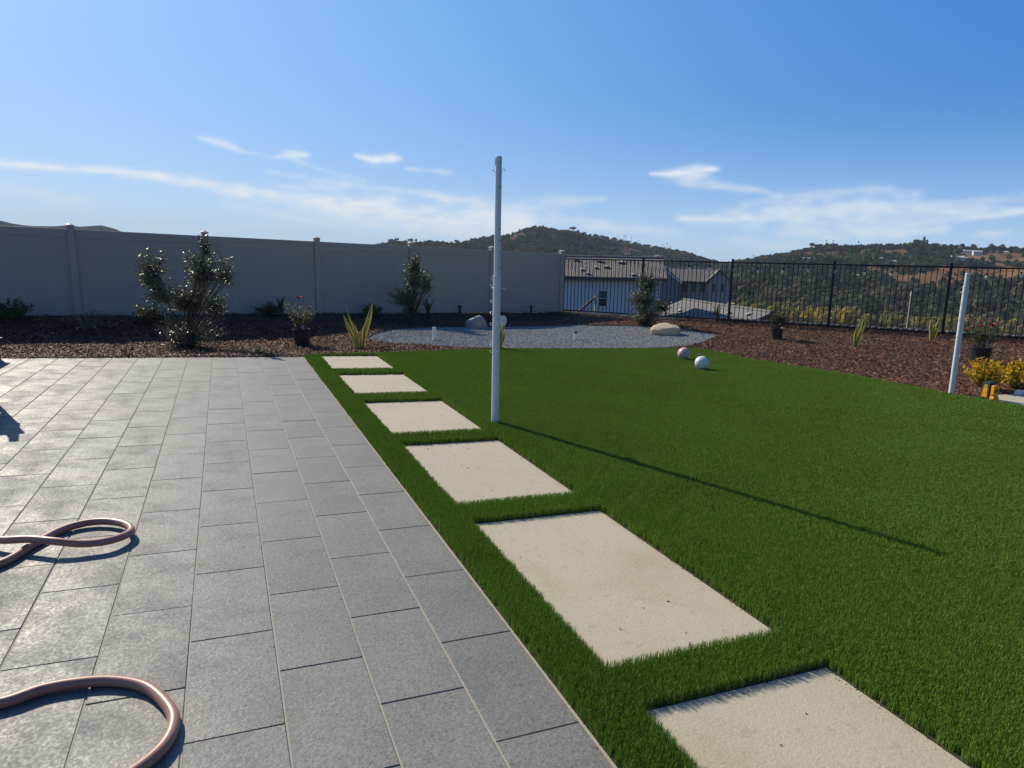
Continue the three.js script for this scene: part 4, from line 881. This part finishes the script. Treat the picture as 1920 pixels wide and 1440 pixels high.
// stacks of spare tiles laid out on the roofs
{
  const pale = [std(C(.55, .5, .43), .9), std(C(.42, .38, .33), .9), std(C(.10, .095, .09), .9)], R = rng(9);
  const stack = (house, lx, u, w, half, pitch, ye, over, side, label, grp, name = 'tile_stack') => {
    const z = side * lerp(half + over, 0, u), y = ye + half * pitch - Math.abs(z) * pitch + .18;
    const p = V3(lx, y, z).applyQuaternion(house.quaternion).add(house.position), t = thing(name, label, 'tile stack', [p.x, p.y, p.z], 0, grp, false);
    t.quaternion.copy(house.quaternion).multiply(new THREE.Quaternion().setFromAxisAngle(V3(1, 0, 0), side * Math.atan(pitch)));
    for (let i = 0; i < 3; i++) part('tile', box(w * .8 * (1 - .08 * i), .05, .3, (R() - .5) * .08, .03 + i * .055, (R() - .5) * .08, .015), pale[i === 0 ? 2 : (R() * 2) | 0], t);
  };
  const A = 'stack of pale tiles lying on the brown roof of the white house', Cc = 'stack of pale tiles lying on the pale grey roof plane';
  for (const [az, u, w] of [[27.8, .77, .62], [29.8, .74, .8], [31.6, .71, .72], [28.4, .3, .4], [29.5, .42, .35], [30.4, .45, .6], [28.9, .12, .35], [32.6, .1, .45]]) stack(houseA, 60 * Math.tan((az - 30) * D2R) + 3, u, w, 4.5, .33, -.25, .5, 1, A, 'tile stacks on the brown roof');
  for (const [x, u, w] of [[-5.2, .62, .5], [-3.8, .72, .55], [-1.2, .66, .5], [1.2, .8, .7], [2.4, .62, .6], [3.4, .84, .7], [4.8, .7, .6], [-4.6, .5, .5], [5.9, .88, .5]]) stack(houseC, x, u, w, 7.6, .40, -3.12, .6, 1, Cc, 'tile stacks on the grey roof');
}
{                                                            // props and posts on the slope outside the fence
  const timber = std(C(.10, .075, .055), .9), paleWood = std(C(.46, .40, .31), .85);
  const a = far(27.75, 24, -.55), b = far(29.65, 24, .12), t = thing('timber_prop', 'dark slanting timber prop in front of the white house wall', 'prop', a, 0, null, false);
  part('brace', bar(V3(-.35, -.45, -.1), V3(b[0] - a[0], b[1] - a[1], b[2] - a[2]), .07, .05), timber, t);
  part('upright', box(.05, 1.7, .05, b[0] - a[0] - .02, b[1] - a[1] - .75, b[2] - a[2] + .06), paleWood, t);
  const p = far(53, 30, -7), u = thing('wooden_post', 'slim pale wooden post standing on the slope beyond the picket fence', 'post', p, 0);
  part('shaft', bar(V3(0, 0, 0), V3(.02, 7.25, 0), .07, .07, 8), paleWood, u); part('top_fitting', merge([box(.085, .14, .085, .02, 7.3, 0, .02, 2), cyl(.04, .025, .06, .02, 7.37, 0, 8)]), paleWood, u);
  const q = far(40.4, 118, 0); const y = terrainY(q[0], q[2]);
  const s = thing('lumber_stack', 'stack of yellow lumber on the building plot beside the gabled house', 'lumber', [q[0], y, q[2]], -40 * D2R);
  const yw = [std(C(.55, .40, .16), .8), std(C(.62, .55, .42), .8)];
  for (let i = 0; i < 5; i++) part('bundle', box(1.1, .2, 2.2, 0, .75 + i * .24, 0, .02), yw[i % 2], s);
  part('pallet', merge([box(1.15, .08, 2.2, 0, .58, 0), box(.15, .55, 2.2, -.45, .27, 0), box(.15, .55, 2.2, .45, .27, 0)]), timber, s);
}

// clumps of leaf faces: unit crowns, base at 0, about 1 high
function crown(seed, lobes, n, size, stretch = 1) {
  const R = rng(seed), P = [], I = [], v = V3();
  for (let k = 0; k < n; k++) {
    const l = lobes[(R() * lobes.length) | 0]; v.copy(rv(R)).multiplyScalar(Math.pow(R(), .3));
    const c = V3(l[0] + v.x * l[3], (l[1] + v.y * l[3] * stretch), l[2] + v.z * l[3]), nrm = v.clone().normalize().addScaledVector(rv(R), .7).normalize(), a = V3().crossVectors(nrm, rv(R)).normalize(), b = V3().crossVectors(nrm, a), s = size * (.6 + R() * .8), o = P.length / 3;
    for (const [x, y] of [[-1, -.6], [1, -.5], [.8, .7], [-.7, .6]]) { const p = c.clone().addScaledVector(a, x * s).addScaledVector(b, y * s).addScaledVector(nrm, (R() - .5) * s * .5); P.push(p.x, Math.max(p.y, 0), p.z); }
    I.push(o, o + 1, o + 2, o, o + 2, o + 3);
  }
  return geoOf(P, I);
}
const CROWNS = [
  crown(1, [[0, .55, 0, .42], [.25, .4, .1, .3], [-.25, .45, -.1, .32], [.05, .75, -.05, .25]], 260, .085),
  crown(2, [[0, .45, 0, .4], [-.3, .35, .1, .28], [.3, .38, -.1, .3], [-.1, .62, .1, .26]], 260, .085),
  crown(3, [[0, .5, 0, .34], [.1, .75, 0, .24], [-.15, .35, .1, .3], [.2, .3, -.1, .26]], 240, .08, 1.1),
];
const trunkMat = std(C(.07, .055, .042), .95);
function leafTone(c) { return new THREE.MeshPhysicalMaterial({ color: c, side: THREE.DoubleSide, roughness: .9, transmission: .25, thickness: 0, ior: 1.3, specularIntensity: .2 }); }
function onHill(az, el) {                                     // distance at which a slope at this bearing rises to this angle
  for (let r = 640; r < 2000; r += 4) { const p = far(az, r, 0), y = terrainY(p[0], p[2]) - LEAN * p[0]; if (Math.atan2(y - 1.52, r) / D2R >= el) return r; }
  return null;
}
{
  // the wooded slopes, a mass of trees and scrub
  const R = rng(41), m4 = new THREE.Matrix4(), qt = new THREE.Quaternion(), Y = V3(0, 1, 0), lists = [[], [], []];
  for (let k = 0; k < 110000 && lists[0].length + lists[1].length + lists[2].length < 40000; k++) {
    const az = 10 + R() * 53, r = az > 40 ? 640 + R() * 830 : 640 + R() * 1290, p = far(az, r, 0), x = p[0], z = p[2], y = terrainY(x, z), el = Math.atan2(y - LEAN * x - 1.52, r) / D2R;
    const q = bare(az, el); if (q && R() > .03) continue;
    const n1 = fbm(x / 90, z / 90, 4, 21) * .7 + fbm(x / 240, z / 240, 3, 61) * .3, dry = az < 39 ? sm(.57, .67, n1) : sm(.52, .62, n1); if (R() < dry * (az < 39 ? .5 : .88)) continue;
    const hillTop = el > .5 && r > (az > 40 ? 1380 : 1800), tree = R() < (r < 900 ? .75 : .4), s = (tree ? 4.5 + 4 * R() + (r < 980 && R() > .8 ? 4 : 0) : 2 + 2.4 * R()) * (hillTop ? .62 : 1);
    lists[(R() * 3) | 0].push([x, y - .3, z, s, n1, tree, r]);
  }
  // brush on the valley side nearer the fence
  for (let k = 0; k < 3800; k++) { const az = 38 + R() * 26, r = 300 + 330 * Math.sqrt(R()), p = far(az, r, 0); lists[(R() * 3) | 0].push([p[0], terrainY(p[0], p[2]) - .2, p[2], 2 + 3.2 * R(), .9, false, r]); }
  const g = new THREE.Group(); g.name = 'hillside_woods'; g.userData = { kind: 'stuff', label: 'dark green trees and scrub covering the far hillsides', category: 'woods' }; scene.add(g);
  lists.forEach((l, v) => {
    const im = new THREE.InstancedMesh(CROWNS[v], leafTone(C(1, 1, 1)), l.length); im.name = 'crowns'; im.userData.kind = 'stuff'; im.castShadow = im.receiveShadow = true;
    l.forEach(([x, y, z, s, n, tree, r], i) => {
      m4.compose(V3(x, y, z), qt.setFromAxisAngle(Y, R() * 6.28), V3(s * (.9 + R() * .5), s * (tree ? .9 + .3 * R() : .6), s * (.9 + R() * .5))); im.setMatrixAt(i, m4);
      const k = (.6 + .8 * R()) * (.7 + .6 * fbm(x / 60, z / 60, 3, 83)), t = clamp(R() * .8 + .2 * (fbm(x / 130, z / 130, 2, 99) * 3 - 1));
      im.setColorAt(i, r < 640 ? (t > .55 ? C(.20 * k, .165 * k, .07 * k) : C(.13 * k, .115 * k, .065 * k)) : t > .84 ? C(.18 * k, .125 * k, .06 * k) : t > .55 ? C(.12 * k, .13 * k, .06 * k) : t > .25 ? C(.08 * k, .097 * k, .045 * k) : C(.06 * k, .073 * k, .038 * k));
    });
    g.add(im);
  });
}
{
  // yellowing trees along the valley floor
  const R = rng(43), tones = [[.42, .31, .06], [.50, .36, .055], [.34, .28, .08], [.27, .23, .09]].map(c => leafTone(C(...c)));
  const shapes = [11, 12, 13, 14].map(s => crown(s, [[0, .6, 0, .36], [.22, .45, .1, .28], [-.25, .5, -.05, .3], [.02, .8, 0, .2], [.1, .3, -.2, .25]], 420, .06));
  const trunkG = merge([bar(V3(0, 0, 0), V3(.03, .5, 0), .045, .045, 6), bar(V3(.01, .25, 0), V3(.2, .55, .1), .025, .025, 5), bar(V3(.01, .3, 0), V3(-.2, .6, -.05), .025, .025, 5)]);
  for (let k = 0; k < 66; k++) {
    const row = k % 3, az = 41.2 + (k / 66) * 18.4 + (R() - .5) * .5, r = [622, 585, 545][row] + (R() - .5) * 26, p = far(az, r, 0), h = 9 + 4.5 * R() - (az > 50 ? 2.5 : 0);
    const tone = az > 49 ? 2 + (k % 2) : (R() * 3) | 0, say = `${['golden', 'bright yellow', 'olive yellow', 'dull brownish'][tone]} rounded tree in the ${['back', 'middle', 'front'][row]} row along the valley floor`;
    const t = thing('valley_tree', say, 'tree', [p[0], terrainY(p[0], p[2]) - .2, p[2]], R() * 6.28, say.replace('rounded tree', 'trees').replace(' along the valley floor', ' of the valley'));
    const W = h * (.95 + .3 * R()); t.scale.set(W, h, W);
    part('trunk', trunkG, trunkMat, t); part('crown', shapes[k % 4], tones[tone], t);
  }
}
{
  // trees and palms standing up on the ridge line
  const R = rng(47), dark = leafTone(C(.04, .052, .028)), dark2 = leafTone(C(.055, .065, .032));
  const tall = crown(21, [[0, .5, 0, .16], [0, .75, 0, .12], [.03, .3, 0, .15]], 260, .05, 1.6), tr = bar(V3(0, -.15, 0), V3(0, .5, 0), .05, .05, 6);
  const wide = crown(22, [[0, .72, 0, .26], [.25, .66, .1, .2], [-.24, .7, 0, .2]], 300, .06), tw = merge([bar(V3(0, -.15, 0), V3(0, .5, 0), .05, .05, 6), bar(V3(0, .3, 0), V3(.2, .62, .08), .03, .03, 5), bar(V3(0, .3, 0), V3(-.2, .64, 0), .03, .03, 5)]);
  const ridge = (az, R0, k) => { const p = far(az, R0, 0); return [p[0], terrainY(p[0], p[2]), p[2]]; };
  const add = (az, R0, h, w, kind, label, grp) => { const t = thing('ridge_tree', label, 'tree', ridge(az, R0), R() * 6, grp); t.scale.set(w, h, w); part('trunk', kind === 1 ? tr : tw, trunkMat, t); part('crown', kind === 1 ? tall : kind === 2 ? wide : CROWNS[0], R() > .5 ? dark : dark2, t); };
  const G1 = 'broad trees on the ridge above the vinyl fence', L1 = 'broad crowned tree on the low ridge above the vinyl fence';
  for (const [az, h, w] of [[12.75, 15, 19], [13.2, 15, 15], [14.3, 16, 18], [14.75, 15, 9], [15.9, 13, 17], [18.0, 13, 19], [16.6, 9, 12], [17.2, 8, 12], [19.2, 9, 14], [20.2, 9, 13], [21.0, 9, 14]]) add(az, 1895, h, w, 2, L1, G1);
  add(27.45, 1890, 15, 22, 2, 'round tree standing alone on the shoulder of the middle hill', null);
  for (const [az, h, w] of [[27.85, 8, 14], [28.4, 7, 11]]) add(az, 1890, h, w, 0, 'low bushy tree on the shoulder of the middle hill', 'bushy trees on the middle hill');
  for (const [az, h] of [[45.8, 14], [46.05, 9], [46.3, 9]]) add(az, 1448, h, 14, 2, 'tall eucalyptus on the left slope of the right hill', 'eucalyptus on the right hill');
  add(52.6, 1448, 12, 20, 2, 'leaning dark pine on the summit of the right hill', null);
  for (const [az, h] of [[53.02, 18], [53.2, 13]]) add(az, 1448, h, 16, 1, 'slender cypress on the summit of the right hill', 'cypresses on the summit');
  for (const [az, h, w] of [[55.3, 11, 14], [55.45, 8, 10], [56.0, 12, 15], [57.0, 13, 13], [57.3, 9, 15], [57.6, 13, 13], [58.3, 8, 12]]) add(az, 1448, h, w, 0, 'dark tree on the right shoulder of the right hill', 'trees on the right shoulder');
  const bushy = (a0, a1, n, R0, lab, grp) => { for (let i = 0; i < n; i++) add(lerp(a0, a1, (i + R()) / n), R0, 5 + 3.5 * R(), 9 + 6 * R(), 0, lab, grp); };
  bushy(23.4, 27, 12, 1895, 'small dark tree on the crest of the middle hill', 'crest of the middle hill'); bushy(28.8, 38.5, 34, 1895, 'small dark tree on the falling ridge of the middle hill', 'falling ridge of the middle hill'); bushy(41, 58.6, 60, 1448, 'small dark tree on the crest of the right hill', 'crest of the right hill');
  // palms
  const palmTrunk = bar(V3(0, -.05, 0), V3(.01, .93, 0), .035, .035, 6), fr = new Soup();
  for (let i = 0; i < 34; i++) { const a = R() * 6.283, e = (R() - .25) * 1.7; fr.leaf(V3(.01, .93, 0), V3(Math.cos(a) * Math.cos(e), Math.sin(e), Math.sin(a) * Math.cos(e)), V3(0, 1, 0), .15, .05, [1, 1, 1], .2, .5); }
  const fg = fr.geo(); fg.deleteAttribute('color');
  const palm = (az, R0, h, label, grp) => { const t = thing('palm_tree', label, 'palm', ridge(az, R0), R() * 6, grp); t.scale.set(h * 1.15, h, h * 1.15); part('trunk', palmTrunk, trunkMat, t); part('fronds', fg, dark, t); };
  for (const [az, h] of [[31.15, 14], [31.6, 19], [31.75, 18], [32.2, 16], [32.75, 13], [34.7, 12], [35.05, 17], [35.35, 13]]) palm(az, 1895, h, 'thin palm on the falling ridge of the middle hill', 'palms on the middle hill');
  for (const [az, h] of [[41.7, 11], [46.72, 13], [47.2, 13], [48.9, 15], [48.45, 9], [44.3, 8], [43.0, 8]]) palm(az, 1448, h, 'thin palm on the crest of the right hill', 'palms on the right hill');
}
{
  // houses scattered over the hills
  const pale = std(C(.66, .64, .6), .9), red = std(C(.34, .15, .10), .9), grey = std(C(.34, .33, .32), .9), tan = std(C(.5, .42, .32), .9);
  const list = [
    [53.65, 1.06, 24, pale, pale, 'long white house just below the summit of the right hill'], [55.0, .96, 14, tan, red, 'tan house with red roof right of the summit'], [55.75, .72, 13, pale, grey, 'white house on the upper right slope of the right hill'], [56.25, .68, 11, pale, pale, 'pale house beside the white house on the upper right slope'], [55.15, .3, 16, pale, pale, 'bright white house below the summit of the right hill'], [55.6, .26, 9, pale, grey, 'little white house beside the bright white house'],
    [45.6, .0, 14, pale, grey, 'pale house on the left slope of the right hill'], [46.9, .28, 17, tan, red, 'tan house with red roof among shrubs on the right hill'], [44.15, -1.45, 10, pale, pale, 'white house low on the wooded slope'], [45.9, -1.0, 15, grey, grey, 'grey roofed house low on the wooded slope'], [48.9, -1.2, 10, tan, tan, 'tan house low on the wooded slope'], [49.95, -1.85, 11, tan, red, 'red roofed house near the valley floor'],
    [34.55, .02, 17, tan, pale, 'house with pale flat roof on the middle hill'], [32.0, .16, 9, tan, red, 'red roofed house on the middle hill'], [33.9, -.02, 11, tan, red, 'tan house beside the pale roofed one on the middle hill'], [51.1, -.05, 14, grey, pale, 'pale roofed house among dark trees on the right hill'], [50.3, .1, 12, pale, grey, 'white house among dark trees on the right hill'], [54.2, -2.35, 12, tan, tan, 'tan house among trees below the brown slope'], [42.2, -.6, 12, pale, red, 'white house with red roof near the left foot of the right hill'], [47.4, -1.3, 14, tan, grey, 'tan house with grey roof half way up the wooded slope']];
  for (const [az, el, L, wall, roof, label] of list) {
    const r = onHill(az, el - .1); if (!r) continue;
    const p = far(az, r - 3, 0), h = thing('hill_house', label, 'house', [p[0], terrainY(p[0], p[2]) + .3, p[2]], -az * D2R + (L % 3 - 1) * .25);
    gable(h, { L, w: 4.2, y0: -3, ye: 3.4, pitch: .24, wall, roof, trim: roof, over: .6 });
    for (let i = 0; i < 3; i++) part('window', box(1.4, 1.3, .1, (i - 1) * L * .29, 1.8, 4.24), glassDark, h);
  }
}
renderer.render(scene, camera);
